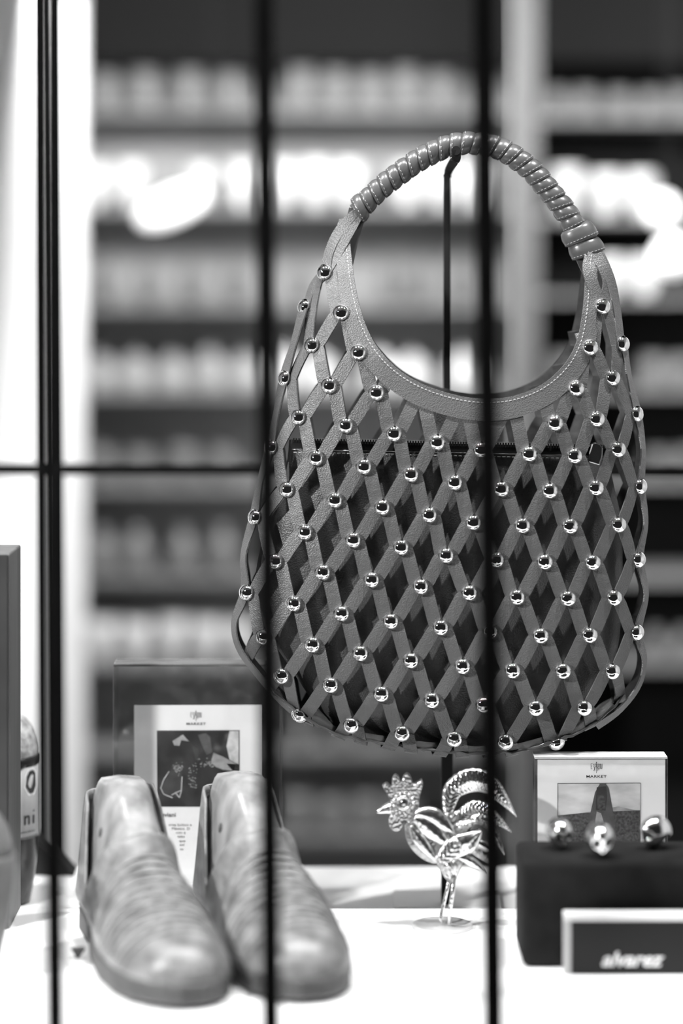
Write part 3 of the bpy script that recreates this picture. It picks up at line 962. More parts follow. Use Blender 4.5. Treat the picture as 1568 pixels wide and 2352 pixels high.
def make_shoe(label, label_last, heel, toe, mir, group):
    hx, hd = heel; tx, td = toe
    ax = Vector((tx - hx, td - hd)).normalized()      # along the shoe (x, depth)
    rt = Vector((-ax.y, ax.x)) * -1
    root = thing('shoe', label, 'shoe', (hx, hd, 0), group)

    def W(s, lat, z):
        lat = lat + mir * bend(s)
        return Vector((ax.x * s * LEN + rt.x * lat, ax.y * s * LEN + rt.y * lat, z))
    # last
    lroot = thing('shoe_last', label_last, 'shoe last', (hx, hd, 0), group.replace('shoes', 'lasts'))
    S_ = [i / 44 for i in range(45)]; Fz = [0, 0.06, 0.14, 0.25, 0.38, 0.5, 0.62, 0.73, 0.82, 0.9, 0.95, 0.985, 1.0]
    V, Fc = [], []
    sec = [(f, -1) for f in Fz] + [(f, 1) for f in reversed(Fz[:-1])]
    for s in S_:
        if s > 0.62: continue
        for f, g in sec:
            wd, z = last_pt(s, f, g); V.append(W(s, wd, z))
    ns = len([s for s in S_ if s <= 0.62]); c = len(sec)
    for i in range(ns - 1):
        for j in range(c - 1): Fc.append((i * c + j, i * c + j + 1, (i + 1) * c + j + 1, (i + 1) * c + j))
    Fc.append(tuple(range(c))); Fc.append(tuple((ns - 1) * c + j for j in range(c - 1, -1, -1)))
    body = mk('last_body', V, Fc, M['last'], lroot, smooth=True)
    # small plugged hole on the cone
    for g in (-1, 1):
        wd, z = last_pt(0.26, 0.66, g)
        hole = lathe('last_hole', [(0, 0.0006), (0.0035, 0.0006), (0.0045, 0.0), (0.0045, -0.001), (0, -0.001)], M['lining'], lroot, 16)
        hole.location = W(0.26, wd * 1.0, z); hole.rotation_euler = Vector((rt.x * g, rt.y * g, 0.25)).to_track_quat('Z', 'Y').to_euler()
    # upper
    V, Fc = [], []
    NS = 90
    Fu = [i / 22 for i in range(23)]
    sec = [(f, -1) for f in Fu] + [(f, 1) for f in reversed(Fu[:-1])]
    c = len(sec)
    for i in range(NS + 1):
        s = i / NS
        cut = interp(CL, s)
        for f, g in sec:
            h = interp(HT, s) + 0.0025; zb = ZB(s)
            fm = min(1.0, max(0.05, (cut - zb) / (h - zb)))
            ff = f * fm
            wd, z = last_pt(s, ff, g, 0.003)
            if fm < 1.0: wd += g * 0.0035 * f ** 2      # the collar stands off the last
            V.append(W(s if s > 0 else -0.004, wd, z))
    for i in range(NS):
        for j in range(c - 1):
            if j in (len(Fu) - 1, len(Fu) - 2):
                pass
            s = (i + 0.5) / NS
            h = interp(HT, s) + 0.0025
            if interp(CL, s) < h and j in (len(Fu) - 2, len(Fu) - 1):
                # open between the two collar edges
                if j == len(Fu) - 2 or j == len(Fu) - 1:
                    a = sec[j]; b = sec[j + 1]
                    if a[1] != b[1]: continue
            Fc.append((i * c + j, i * c + j + 1, (i + 1) * c + j + 1, (i + 1) * c + j))
    Fc.append(tuple(NS * c + j for j in range(c)))
    up = mk('upper', V, Fc, M['shoe'], root, smooth=True, fix=True)
    so = up.modifiers.new('thick', 'SOLIDIFY'); so.thickness = 0.0022; so.offset = 1.0
    # woven strips over the vamp: narrow raised bands across the instep
    k = 0
    s = 0.50
    while s < 0.86:
        pts, nr = [], []
        span = 0.95 if s < 0.62 else 0.82
        for j in range(25):
            a = -1 + 2 * j / 24
            n_ = interp(NT, s)
            f = max(0.0, math.cos(a * 1.38)) ** (2.0 / n_)
            wd, z = last_pt(s + 0.02 * (1 - a * a), f, 1 if a > 0 else -1, 0.0046)
            pts.append(W(s + 0.02 * (1 - a * a), wd, z + 0.0003 * math.sin(j * 2.1 + k * math.pi))); nr.append(None)
        ctr = W(s, 0, 0.02)
        nr = [(p - ctr).normalized() for p in pts]
        v, f = ribbon_data(pts, nr, 0.0038, 0.0011)
        mk('vamp_strip', v, f, M['strip'], root)
        s += 0.0315; k += 1
    # top band and elastic edge at the throat
    # welt, sole and heel
    def outline(grow, s0=0.0, s1=1.0, n=60):
        L_, R_ = [], []
        for i in range(n + 1):
            s = s0 + (s1 - s0) * i / n
            e = 0
            wd = interp(WF, s) + grow * interp([(0, 0.1), (0.3, 0.25), (0.45, 1.0), (1, 1.0)], s)
            if s > 0.97: e = (s - 0.97) / 0.03 * grow / LEN
            if s < 0.03: e = -(0.03 - s) / 0.03 * grow / LEN
            L_.append((s + e, -wd)); R_.append((s + e, wd))
        return L_ + R_[::-1]

    def slab(name, grow, zf0, zf1, m, s0=0.0, s1=1.0):
        o = outline(grow, s0, s1); n = len(o)
        V = [W(s, l, zf0(s)) for s, l in o] + [W(s, l, zf1(s)) for s, l in o]
        Fc = [(i, (i + 1) % n, n + (i + 1) % n, n + i) for i in range(n)] + [tuple(range(n)), tuple(range(2 * n - 1, n - 1, -1))]
        ob = mk(name, V, Fc, m, root, smooth=False)
        bmod = ob.modifiers.new('bevel', 'BEVEL'); bmod.width = 0.0018; bmod.segments = 2; bmod.limit_method = 'ANGLE'; bmod.angle_limit = math.radians(50)
        return ob
    zt = lambda s: ZB(s) + 0.002
    zm = lambda s: ZB(s) - 0.0055
    slab('welt', 0.0062, zm, zt, M['sole'])
    slab('outsole', 0.005, lambda s: 0.0002 + max(0, (0.6 - s)) * 0.012 + max(0, s - 0.85) * 0.02, lambda s: zm(s) - 0.0003, M['sole'], 0.36, 1.0)
    slab('heel', 0.005, lambda s: 0.0002, lambda s: zm(s) - 0.0003, M['sole'], 0.0, 0.27)
    return root


make_shoe('tan woven leather slip-on shoe, nearest the black board at left', 'pale wooden last inside the shoe nearest the black board', (-0.204, 2.172), (-0.128, 1.905), -0.7, 'pair of tan shoes')
make_shoe('tan woven leather slip-on shoe, standing behind the middle window bar', 'pale wooden last inside the shoe behind the middle window bar', (-0.102, 2.190), (-0.021, 1.917), 0.3, 'pair of tan shoes')

# ================================================================== text helpers


def text_obj(name, s, size, loc, mname, parent, shear=0.0, sx=1.0, align='CENTER', bold=0.0, space=1.0):
    cu = bpy.data.curves.new(name, 'FONT'); cu.body = s; cu.size = size; cu.align_x = align; cu.shear = shear
    cu.extrude = 0.00004; cu.offset = bold; cu.space_character = space; cu.resolution_u = 3
    tmp = bpy.data.objects.new('tmp', cu); COL.objects.link(tmp)
    dg = bpy.context.evaluated_depsgraph_get()
    me = bpy.data.meshes.new_from_object(tmp.evaluated_get(dg))
    bpy.data.objects.remove(tmp); bpy.data.curves.remove(cu)
    me.name = name
    o = obj(name, me, None, parent)
    me.materials.clear(); me.materials.append(M[mname])
    o.location = loc; o.rotation_euler = (math.pi / 2, 0, 0); o.scale = (sx, 1, 1)
    return o


def strokes(name, lines, origin, unit, wd, mname, parent):
    """flat printed pen strokes; lines in letter units (x right, y down)"""
    V, Fc = [], []
    for ln in lines:
        for (x0, y0), (x1, y1) in zip(ln, ln[1:]):
            a = Vector((x0, -y0)) * unit; b = Vector((x1, -y1)) * unit
            t = (b - a).normalized() if (b - a).length > 0 else Vector((1, 0)); n = Vector((-t.y, t.x)) * wd
            a = a - t * wd * 0.4; b = b + t * wd * 0.4
            k = len(V)
            for q in (a + n, a - n, b - n, b + n): V.append((origin[0] + q.x, origin[1], origin[2] + q.y))
            Fc.append((k, k + 1, k + 2, k + 3))
    return mk(name, V, Fc, M[mname], parent, fix=False)


# tall hand-drawn logo word, measured on the photograph (x 0..94, y 0..90)
LOGO = [
    [(14, 14), (2, 15), (3, 55), (13, 54)], [(2, 34), (10, 33)],
    [(28, 16), (19, 20), (20, 34), (28, 42), (29, 62), (20, 70)],
    [(33, 72), (33, 17), (42, 16), (43, 38), (34, 41)],
    [(46, 88), (46, 4)], [(43, 9), (46, 0), (49, 9)],
    [(54, 72), (54, 17), (63, 16), (63, 36), (55, 40), (66, 66)],
    [(69, 18), (67, 56), (76, 55), (78, 17), (69, 18)],
    [(82, 17), (83, 56), (90, 54), (91, 15)]]


def quad_print(name, pts, d, mname, parent, L):
    v = [(a - L.x, d - L.y, b - L.z) for a, b in pxpoly(pts, d)]
    return mk(name, v, [tuple(range(len(v)))], M[mname], parent, fix=False)


def flat_poly(name, pts, d, mname, parent, L):
    """flat printed patch, possibly concave"""
    bm = bmesh.new()
    vs = [bm.verts.new((a - L.x, d - L.y, b - L.z)) for a, b in pxpoly(pts, d)]
    f = bm.faces.new(vs); bmesh.ops.triangulate(bm, faces=[f])
    me = bpy.data.meshes.new(name); bm.to_mesh(me); bm.free()
    return obj(name, me, M[mname], parent)


def acrylic(name, label, x0, x1, ytop, d, depth, zbase, clear, th=0.002):
    """open-backed acrylic box frame: front sheet, top, two sides"""
    X0, X1 = (x0 - 784) / F * d, (x1 - 784) / F * d
    Z = CAMZ - (ytop - HOR) / F * d
    root = thing(name, label, 'sign holder', ((X0 + X1) / 2, d, zbase))
    L = Vector(root.location)
    hw = (X1 - X0) / 2; H = Z - zbase
    box('front_sheet', -hw, hw, 0, th, 0, H, M[clear], root, bev=0.0004)
    box('top_sheet', -hw, hw, th, depth, H - th, H, M['acrylic_edge' if clear == 'clear2' else 'acrylic_rim'], root, bev=0.0004)
    for sgn in (-1, 1):
        xa = -hw if sgn < 0 else hw - th
        box('side_sheet', xa, xa + th, th, depth, 0, H - th, M[clear], root, bev=0.0004)
    return root, L


# ------------------------------------------------------------------ large acrylic sign behind the shoes
D1 = 2.262
sg, L1 = acrylic('acrylic_sign', 'large clear acrylic sign holder with printed card behind the shoes', 260, 646, 1526, D1, 0.034, -0.0199, 'clear')
dc = D1 + 0.0032
cardL = [(308, 1620), (603, 1619), (603, 2030), (308, 2030)]
prism('card', [(a - L1.x, b - L1.z) for a, b in pxpoly(cardL, dc)], dc - L1.y, dc - L1.y + 0.0004, M['paper'], sg)
dp = dc - 0.0002
U = dp / F
ph = quad_print('photo_print', [(360, 1678), (550, 1677), (550, 1853), (361, 1853)], dp, 'tone0', sg, L1)
dq = dp - 0.0002
flat_poly('print_backdrop', [(527, 1679), (548, 1679), (548, 1756), (527, 1745), (520, 1714)], dq, 'tone5', ph, L1)
flat_poly('print_hand', [(396, 1702), (420, 1687), (434, 1703), (416, 1700), (412, 1713), (400, 1712)], dq, 'tone4', ph, L1)
flat_poly('print_strap', [(454, 1688), (472, 1684), (482, 1692), (488, 1728), (474, 1734), (464, 1712)], dq, 'tone2', ph, L1)
flat_poly('print_strap', [(440, 1712), (455, 1720), (456, 1752), (449, 1745)], dq, 'tone1', ph, L1)
flat_poly('print_sleeve', [(490, 1729), (512, 1738), (543, 1755), (520, 1754), (534, 1770), (512, 1768), (496, 1762), (484, 1752)], dq, 'tone4', ph, L1)
flat_poly('print_bag', [(392, 1770), (416, 1772), (422, 1812), (412, 1834), (398, 1828), (378, 1824), (370, 1810)], dq, 'tone1', ph, L1)
dr_ = dq - 0.0001
strokes('print_bag_edge', [[(388, 1772), (376, 1790), (369, 1810), (376, 1824), (396, 1832)], [(394, 1826), (404, 1820), (415, 1816)], [(404, 1822), (412, 1832), (416, 1818), (418, 1784)]], (-784 * U - L1.x, dr_ - L1.y, CAMZ + HOR * U - L1.z), U, 0.0004, 'tone5', ph)
jv, jf = [], []
rr = random.Random(3)
for i in range(120):
    if i < 45: cx, cy, sx_, sy_ = 408, 1764, 9, 9
    elif i < 85: cx, cy, sx_, sy_ = 476, 1752, 26, 9
    else: cx, cy, sx_, sy_ = 442, 1790, 10, 24
    x, y, r = rr.gauss(cx, sx_ * 0.6), rr.gauss(cy, sy_ * 0.6), rr.uniform(0.7, 2.0)
    k = len(jv)
    for t in range(6):
        a, b = pxpoly([(x + r * math.cos(t * 1.047), y + r * math.sin(t * 1.047))], dr_)[0]
        jv.append((a - L1.x, dr_ - L1.y, b - L1.z))
    jf.append(tuple(range(k, k + 6)))
mk('print_jewels', jv, jf, M['tone4'], ph, fix=False, kind='stuff')
lu = 0.28 * U
strokes('logo_print', LOGO, (P(437, 0, dp).x - L1.x, dp - L1.y, P(0, 1632, dp).z - L1.z), lu, 0.00016, 'ink', sg)
text_obj('market_print', 'MARKET', 0.0031, (P(450, 0, dp).x - L1.x, dp - L1.y, P(0, 1665, dp).z - L1.z), 'ink', sg, sx=1.45, bold=0.00004, space=1.12)
text_obj('name_print', 'eviani', 0.0058, (P(370, 0, dp).x - L1.x, dp - L1.y, P(0, 1876, dp).z - L1.z), 'ink', sg, align='LEFT', bold=0.00008, sx=1.05)
for s, x, y in (('crea bolsos a', 387, 1897), ('México. D', 394, 1906), ('con a', 404, 1915), ('iales', 407, 1924), ('que', 411, 1934), ('sol', 412, 1943), ('te', 413, 1953)):
    text_obj('body_print', s, 0.0034, (P(x, 0, dp).x - L1.x, dp - L1.y, P(0, y, dp).z - L1.z), 'ink_grey', sg, align='LEFT', sx=1.2)

# ------------------------------------------------------------------ small acrylic sign on the right
D2 = 2.182
s2, L2 = acrylic('acrylic_sign', 'small clear acrylic sign holder with poncho photo behind the skulls', 1228, 1533, 1739, D2, 0.026, 0.0, 'clear2')
dc = D2 + 0.0032
prism('card', [(a - L2.x, b - L2.z) for a, b in pxpoly([(1234, 1745), (1527, 1744), (1527, 2150), (1234, 2150)], dc)], dc - L2.y, dc - L2.y + 0.0004, M['paper'], s2)
dp = dc - 0.0002; U = dp / F
ph = quad_print('photo_print', [(1280, 1799), (1470, 1798), (1470, 1960), (1280, 1960)], dp, 'sky', s2, L2)
dq = dp - 0.0002; dr_ = dq - 0.0002
flat_poly('print_hills', [(1281, 1872), (1330, 1868), (1380, 1860), (1420, 1852), (1445, 1858), (1469, 1862), (1469, 1880), (1281, 1880)], dq, 'tone4', ph, L2)
flat_poly('print_field', [(1281, 1874), (1330, 1868), (1400, 1864), (1469, 1861), (1469, 1959), (1281, 1959)], dq - 0.0001, 'field', ph, L2)
flat_poly('print_poncho', [(1377, 1800), (1391, 1800), (1397, 1810), (1403, 1842), (1410, 1878), (1415, 1925), (1414, 1958), (1372, 1958), (1366, 1890), (1350, 1895), (1358, 1855), (1366, 1820)], dr_, 'tone2', ph, L2)
flat_poly('print_poncho_front', [(1370, 1808), (1392, 1806), (1394, 1830), (1390, 1862), (1368, 1860), (1368, 1830)], dr_ - 0.0001, 'tone1', ph, L2)
flat_poly('print_poncho_emblem', [(1371, 1828), (1384, 1826), (1391, 1836), (1390, 1858), (1380, 1864), (1372, 1856)], dr_ - 0.0002, 'field', ph, L2)
flat_poly('print_skirt', [(1370, 1864), (1380, 1868), (1386, 1888), (1382, 1950), (1366, 1950), (1367, 1882)], dr_ - 0.0002, 'tone4', ph, L2)
strokes('print_frame', [[(1280, 1960), (1280, 1799), (1470, 1798), (1470, 1960)]], (-784 * U - L2.x, dr_ - 0.0001 - L2.y, CAMZ + HOR * U - L2.z), U, 0.0002, 'ink', s2)
strokes('logo_print', LOGO, (P(1356, 0, dp).x - L2.x, dp - L2.y, P(0, 1750, dp).z - L2.z), 0.29 * U, 0.00016, 'ink', s2)
text_obj('market_print', 'MARKET', 0.0031, (P(1369, 0, dp).x - L2.x, dp - L2.y, P(0, 1786, dp).z - L2.z), 'ink', s2, sx=1.45, bold=0.00004, space=1.12)

# ------------------------------------------------------------------ velvet riser, plaque and skulls
vb = box('velvet_riser', 0.1505, 0.37, 2.012, 2.092, 0.0003, 0.0885, M['velvet'], bev=0.006, seg=3, smooth=True)
tag(vb, 'dark velvet display block carrying the three silver skulls', 'display block')
D3 = 1.992
pq = thing('name_plaque', 'black plaque with bright border and slanted lettering leaning on the velvet block', 'plaque', (P(1295, 0, D3).x, D3, 0.0003))
L3 = Vector(pq.location)
PH = CAMZ - (2100 - HOR) / F * D3
box('backing', 0.005, 0.155, 0.001, 0.012, 0.0, PH - 0.006, M['black'], pq)
box('border_side', 0.0, 0.006, 0.0, 0.0125, 0.0, PH - 0.006, M['c_pale'], pq, bev=0.0008)
box('border_top', 0.0, 0.155, 0.0, 0.0125, PH - 0.006, PH, M['acrylic_edge'], pq, bev=0.0008)
text_obj('lettering', 'alvarez', 0.0165, (P(1448, 0, D3).x - L3.x, 0.0006, P(0, 2219, D3).z - L3.z), 'print_white', pq, shear=0.35, sx=1.05, bold=0.0004)


def skull(label, px, py_base, zbase, height, yaw):
    d = (CAMZ - zbase) * F / (py_base - HOR)
    root = thing('skull_figurine', label, 'figurine', ((px - 784) / F * d, d, zbase), 'silver skulls on the velvet block')
    V, Fc = [], []
    nu, nv = 48, 36
    R = height * 0.5

    def g(x, y, s): return math.exp(-(x * x + y * y) / (s * s))
    for j in range(nv + 1):
        th = math.pi * j / nv
        for i in range(nu):
            ph_ = 2 * math.pi * i / nu
            n = Vector((math.sin(th) * math.cos(ph_), math.sin(th) * math.sin(ph_), math.cos(th)))
            x, y, z = n.x * 0.78, n.y * 1.0, n.z * 0.95     # face looks to -y
            # narrow the jaw
            if z < -0.1:
                k = min(1, (-0.1 - z) / 0.8)
                x *= 1 - 0.38 * k
                y = y * (1 - 0.35 * k) - 0.22 * k
                if y > 0.1 - 0.4 * k and n.y > 0: y = y * (1 - 0.5 * k)
            if n.y < 0:
                dent = 0
                for sg_ in (-1, 1): dent += 0.34 * g(x - sg_ * 0.32, z + 0.06, 0.2)
                dent += 0.22 * g(x, z + 0.36, 0.10)
                ridge = 0.10 * g(x, z - 0.18, 0.5) + 0.07 * (g(x - 0.5, z + 0.32, 0.16) + g(x + 0.5, z + 0.32, 0.16))
                teeth = -0.05 * (0.5 + 0.5 * math.cos(x * 34)) * g(0, z + 0.68, 0.14) if abs(x) < 0.36 else 0
                y += dent - ridge + teeth
            V.append((x * R, y * R, (z + 0.95) * R * 1.04))
    for j in range(nv):
        for i in range(nu):
            Fc.append((j * nu + i, j * nu + (i + 1) % nu, (j + 1) * nu + (i + 1) % nu, (j + 1) * nu + i))
    cr = mk('cranium', V, Fc, M['skull'], root, smooth=True)
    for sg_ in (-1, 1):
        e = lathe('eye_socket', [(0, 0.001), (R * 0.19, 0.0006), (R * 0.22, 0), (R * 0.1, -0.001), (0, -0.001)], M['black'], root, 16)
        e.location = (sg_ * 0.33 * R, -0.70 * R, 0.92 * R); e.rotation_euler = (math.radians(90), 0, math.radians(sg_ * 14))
    root.rotation_euler = (0, 0, yaw)
    return root


ZV = 0.0885
skull('small silver skull at the left end of the velvet block', 1283, 1950, ZV, 0.0275, math.radians(20))
skull('silver skull in the middle of the velvet block, facing forward', 1377, 1968, ZV, 0.0300, math.radians(6))
skull('silver skull turned sideways at the right end of the velvet block', 1506, 1949, ZV, 0.0285, math.radians(-62))

# ------------------------------------------------------------------ left: board, bottle, jar, tent card
bd = thing('display_board', 'tall dark board standing at the left edge behind the lidded jar', 'board', (-0.345, 2.17, 0))
box('core', -0.052, 0.0524, -0.036, 0.037, 0.0003, 0.331, M['board'], bd, bev=0.0015)
box('face_panel', -0.052, 0.0505, -0.0385, -0.0362, 0.0003, 0.3305, M['board_face'], bd, bev=0.0006)

bt = thing('bottle', 'dark bottle with domed cap and pale gothic lettered label behind the board', 'bottle', ((20 - 784) / F * 2.303, 2.303, -0.0198))
BR = 0.0285
lathe('glass_body', [(0, 0), (0.018, 0), (0.0205, 0.002), (0.025, 0.025), (BR - 0.0003, 0.046), (BR, 0.06), (BR, 0.13), (BR - 0.002, 0.134)], M['glaze_dark'], bt, 40)
lv = [(BR + 0.0003, 0.062), (BR + 0.0004, 0.0625), (BR + 0.0004, 0.1315), (BR + 0.0001, 0.132)]
v, f = [], []
n = 80
for k in range(n):
    a = 2 * math.pi * k / n
    zb = 0.064 + 0.0018 * abs(math.sin(a * 14))
    for r, z in ((BR, zb), (BR + 0.0004, zb), (BR + 0.0004, 0.1315), (BR, 0.132)): v.append((r * math.cos(a), r * math.sin(a), z))
for k in range(n):
    for j in range(3): f.append((k * 4 + j, ((k + 1) % n) * 4 + j, ((k + 1) % n) * 4 + j + 1, k * 4 + j + 1))
lab = mk('label_wrap', v, f, M['label'], bt, smooth=True)
lathe('cap_ring', [(BR - 0.003, 0.1325), (BR + 0.0006, 0.1335), (BR + 0.0006, 0.1405), (BR - 0.003, 0.1415)], M['black'], bt, 40)
lathe('cap', [(BR - 0.001, 0.141), (BR - 0.0004, 0.146), (0.0265, 0.156), (0.0225, 0.167), (0.0165, 0.175), (0.008, 0.1795), (0, 0.181)], M['capclay'], bt, 40)


def wrap_poly(name, polys, parent, mname, r):
    """flat print bent round the bottle; polys in px of the photograph"""
    V, Fc = [], []
    d = 2.275
    for poly in polys:
        k = len(V)
        for x, y in poly:
            lx = (x - 20) / F * d
            an = math.asin(max(-0.995, min(0.995, lx / BR)))
            V.append((r * math.sin(an), -r * math.cos(an), CAMZ - (y - HOR) / F * d + 0.0198))
        Fc.append(tuple(range(k, k + len(poly))))
    return mk(name, V, Fc, M[mname], parent, fix=False)


def blk(x, y, w_, h):  # blackletter upright with diamond ends
    return [(x, y + 3), (x + w_ / 2, y), (x + w_, y + 3), (x + w_, y + h - 3), (x + w_ / 2, y + h), (x, y + h - 3)]


wrap_poly('gothic_lettering', [blk(50, 1878, 4, 23), blk(43, 1878, 4, 23), [(44, 1880), (50, 1877), (52, 1880), (47, 1883)], [(45, 1898), (50, 1895), (52, 1899), (47, 1903)],
                               blk(62, 1876, 4, 24), blk(70, 1877, 4, 23), [(64, 1880), (69, 1876), (72, 1879), (66, 1884)],
                               blk(79, 1877, 3.4, 23), [(79, 1869), (81, 1866), (83, 1869), (81, 1872)]], lab, 'ink', BR + 0.0007)
wrap_poly('fine_print', [[(x, 1913 + (x % 3)), (x + 3, 1913), (x + 3, 1917), (x, 1917)] for x in range(52, 84, 4)] + [[(x, 1927), (x + 3.2, 1926), (x + 3.2, 1931), (x, 1932)] for x in range(52, 86, 4)], lab, 'ink_grey', BR + 0.0007)
wrap_poly('hexagon_border', [[(65, 1785), (71, 1772), (80, 1770), (86, 1780), (87, 1815), (82, 1832), (72, 1832), (63, 1812)]], lab, 'print_white', BR + 0.00065)
wrap_poly('hexagon_panel', [[(67, 1787), (72, 1776), (79, 1774), (84, 1783), (85, 1813), (81, 1827), (73, 1827), (65.5, 1810)]], lab, 'ink', BR + 0.0009)
wrap_poly('label_stripe', [[(50, 1768), (58, 1766), (66, 1760), (66, 1764), (58, 1770), (50, 1774)]], lab, 'ink_grey', BR + 0.0007)

jr = thing('lidded_jar', 'grey glazed jar with domed lid cut off by the left picture edge', 'jar', ((-62 - 784) / F * 1.985, 1.985, 0.0))
lathe('jar_body', [(0, 0.0002), (0.017, 0.0002), (0.0185, 0.002), (0.024, 0.022), (0.0295, 0.048), (0.033, 0.072), (0.0348, 0.094), (0.0352, 0.101), (0.034, 0.103), (0.030, 0.102)], M['glaze'], jr, 40)
ld = lathe('lid', [(0.030, 0.1022), (0.0332, 0.1035), (0.0322, 0.112), (0.0285, 0.124), (0.022, 0.134), (0.012, 0.1405), (0, 0.1425)], M['glaze'], jr, 40)

td = 2.42
pts = [(2, 1990), (88, 1905), (173, 1990)]
zb = -0.0198
tw = 86 / F * td
tc = thing('tent_card', 'small black folded tent card behind the bottle on the back ledge', 'card', ((88 - 784) / F * td, td, zb))
for sgn in (-1, 1):
    o2 = [(0, 0.036), (sgn * tw, 0.0), (sgn * (tw - 0.004), 0.0), (0, 0.0325)]
    prism('leaf', o2, -0.018, 0.018, M['black'], tc)
prism('end_panel', [(-tw + 0.004, 0.0002), (tw - 0.004, 0.0002), (0, 0.032)], -0.016, -0.0145, M['black'], tc)

tdp = F * CAMZ / (2200 - HOR)
cp = prism('shadow_wedge', [(-0.0062, 0.0085), (0.004, 0.009), (0.006, 0.0078), (0.001, 0.0003), (-0.0015, 0.0003)], -0.003, 0.003, M['shadow_grey'], bev=0.0006)  # small dark wedge built in place of a shadow on the table
cp.location = ((180 - 784) / F * tdp, tdp, 0.0)
tag(cp, 'tiny dark triangular wedge standing in for a shadow on the table left of the nearest shoe', 'shadow')

# ================================================================== tin rooster
RD = 2.140
ro = thing('rooster_figurine', 'silver tin rooster figurine with curved tail on a round foot', 'figurine', ((1016 - 784) / F * RD, RD, 0.0))
RL = Vector(ro.location)


def Q(x, y, dy=0.0):
    q = P(x, y, RD)
    return Vector((q.x, RD + dy, q.z)) - RL


def sheet(name, cl, wid, mname, parent, dy0=0.0, dy1=0.0, cup=0.004, ribs=0, nseg=6, th=0.0008, tipw=0.0):
    """feather: bent sheet along a centre line (px), half widths (px), cupped across, optional barb ridges"""
    c = catmull([Vector((x, y)) for x, y in cl], nseg)
    wv = catmull([Vector((w_, 0)) for w_ in wid], nseg)
    m = len(c); A = 10
    V, Fc = [], []
    ln = 0
    for i in range(m):
        t = (c[min(i + 1, m - 1)] - c[max(i - 1, 0)]).normalized(); n = Vector((-t.y, t.x))
        if i: ln += (c[i] - c[i - 1]).length
        k = i / (m - 1)
        for j in range(A + 1):
            a = -1 + 2 * j / A
            q = c[i] + n * (a * max(wv[i].x, 0.4))
            y = lerp(dy0, dy1, k) + cup * a * a
            if ribs: y += -0.0014 * math.sin((ln - abs(a) * wv[i].x * 0.9) * ribs) * min(1, (1 - abs(a)) * 3) - 0.0008 * (abs(a) < 0.12)
            V.append(Q(q.x, q.y, y))
    for i in range(m - 1):
        for j in range(A): Fc.append((i * (A + 1) + j, i * (A + 1) + j + 1, (i + 1) * (A + 1) + j + 1, (i + 1) * (A + 1) + j))
    o = mk(name, V, Fc, M[mname], parent, smooth=True)
    sd = o.modifiers.new('thick', 'SOLIDIFY'); sd.thickness = th
    return o


# round foot
lathe('foot_plate', [(0, 0.0024), (0.010, 0.0022), (0.012, 0.0016), (0.022, 0.0018), (0.0255, 0.0030), (0.0272, 0.0022), (0.0272, 0.0005), (0.026, 0.0003), (0, 0.0003)], M['tin_matte'], ro, 40)
tube('leg', [Q(1034, 2010, 0.004), Q(1026, 2050, 0.004), Q(1016, 2090, 0.003), Q(1011, 2110, 0.001), Q(1016, 2119, 0.0)], [0.0017, 0.0016, 0.0017, 0.0019, 0.0012], M['silver'], ro, 10)
tube('leg', [Q(1042, 2010, -0.004), Q(1038, 2050, -0.005), Q(1032, 2090, -0.006), Q(1030, 2118, -0.006)], [0.0019, 0.0019, 0.0018, 0.0015], M['silver'], ro, 10)
# thighs: ruffled cone
v, f = [], []
rings = ((1973, 26, 1034), (1985, 28, 1033), (1998, 22, 1034), (2010, 15, 1035), (2022, 8, 1037))
n = 28
for y, r, cx in rings:
    for k in range(n):
        a = 2 * math.pi * k / n; rr_ = r * (1 + 0.09 * math.sin(a * 6))
        yy = y + (4 * math.sin(a * 6) if y > 2000 else 0)
        v.append(Q(cx + rr_ * math.cos(a), yy, rr_ * 0.8 * RD / F * math.sin(a)))
for i in range(len(rings) - 1):
    for k in range(n): f.append((i * n + k, i * n + (k + 1) % n, (i + 1) * n + (k + 1) % n, (i + 1) * n + k))
f.append(tuple(range(n))); f.append(tuple(range((len(rings) - 1) * n, len(rings) * n)))
mk('thighs', v, f, M['silver_dark'], ro, smooth=True)
# body
cl = [(948, 1858), (950, 1890), (966, 1925), (1000, 1948), (1040, 1946), (1075, 1928), (1100, 1908)]
rd = [15, 22, 32, 36, 32, 22, 8]
c = catmull([Q(x, y) for x, y in cl], 5); rr_ = [x.x * RD / F for x in catmull([Vector((r, 0)) for r in rd], 5)]
v, f = tube_data(c, rr_, 20, 0.6); mk('body', v, f, M['silver_dark'], ro, smooth=True)
# hackle and wing feathers on the near side
sheet('hackle_feather', [(952, 1862), (985, 1868), (1020, 1890), (1046, 1910)], [8, 22, 18, 2], 'silver', ro, -0.012, -0.014, 0.004)
sheet('hackle_feather', [(950, 1872), (975, 1890), (1010, 1918), (1038, 1942)], [10, 22, 17, 2], 'silver', ro, -0.013, -0.016, 0.004)
sheet('hackle_feather', [(942, 1890), (960, 1920), (985, 1950), (1006, 1974)], [6, 15, 12, 2], 'silver', ro, -0.012, -0.016, 0.004)
sheet('wing_feather', [(1010, 1958), (1040, 1942), (1075, 1925), (1102, 1900)], [14, 26, 24, 5], 'silver', ro, -0.017, -0.016, 0.004, ribs=0.0)
sheet('wing_feather', [(1006, 1968), (1030, 1945), (1042, 1930), (1050, 1920)], [12, 22, 20, 8], 'silver', ro, -0.019, -0.02, 0.003, ribs=0.5, nseg=16)
sheet('wing_feather', [(1050, 1962), (1072, 1968), (1094, 1982), (1113, 1998)], [5, 11, 10, 1], 'silver', ro, -0.014, -0.014, 0.003)
sheet('wing_feather', [(1085, 1925), (1100, 1935), (1118, 1945), (1130, 1948)], [5, 12, 10, 2], 'silver', ro, -0.008, -0.008, 0.003)
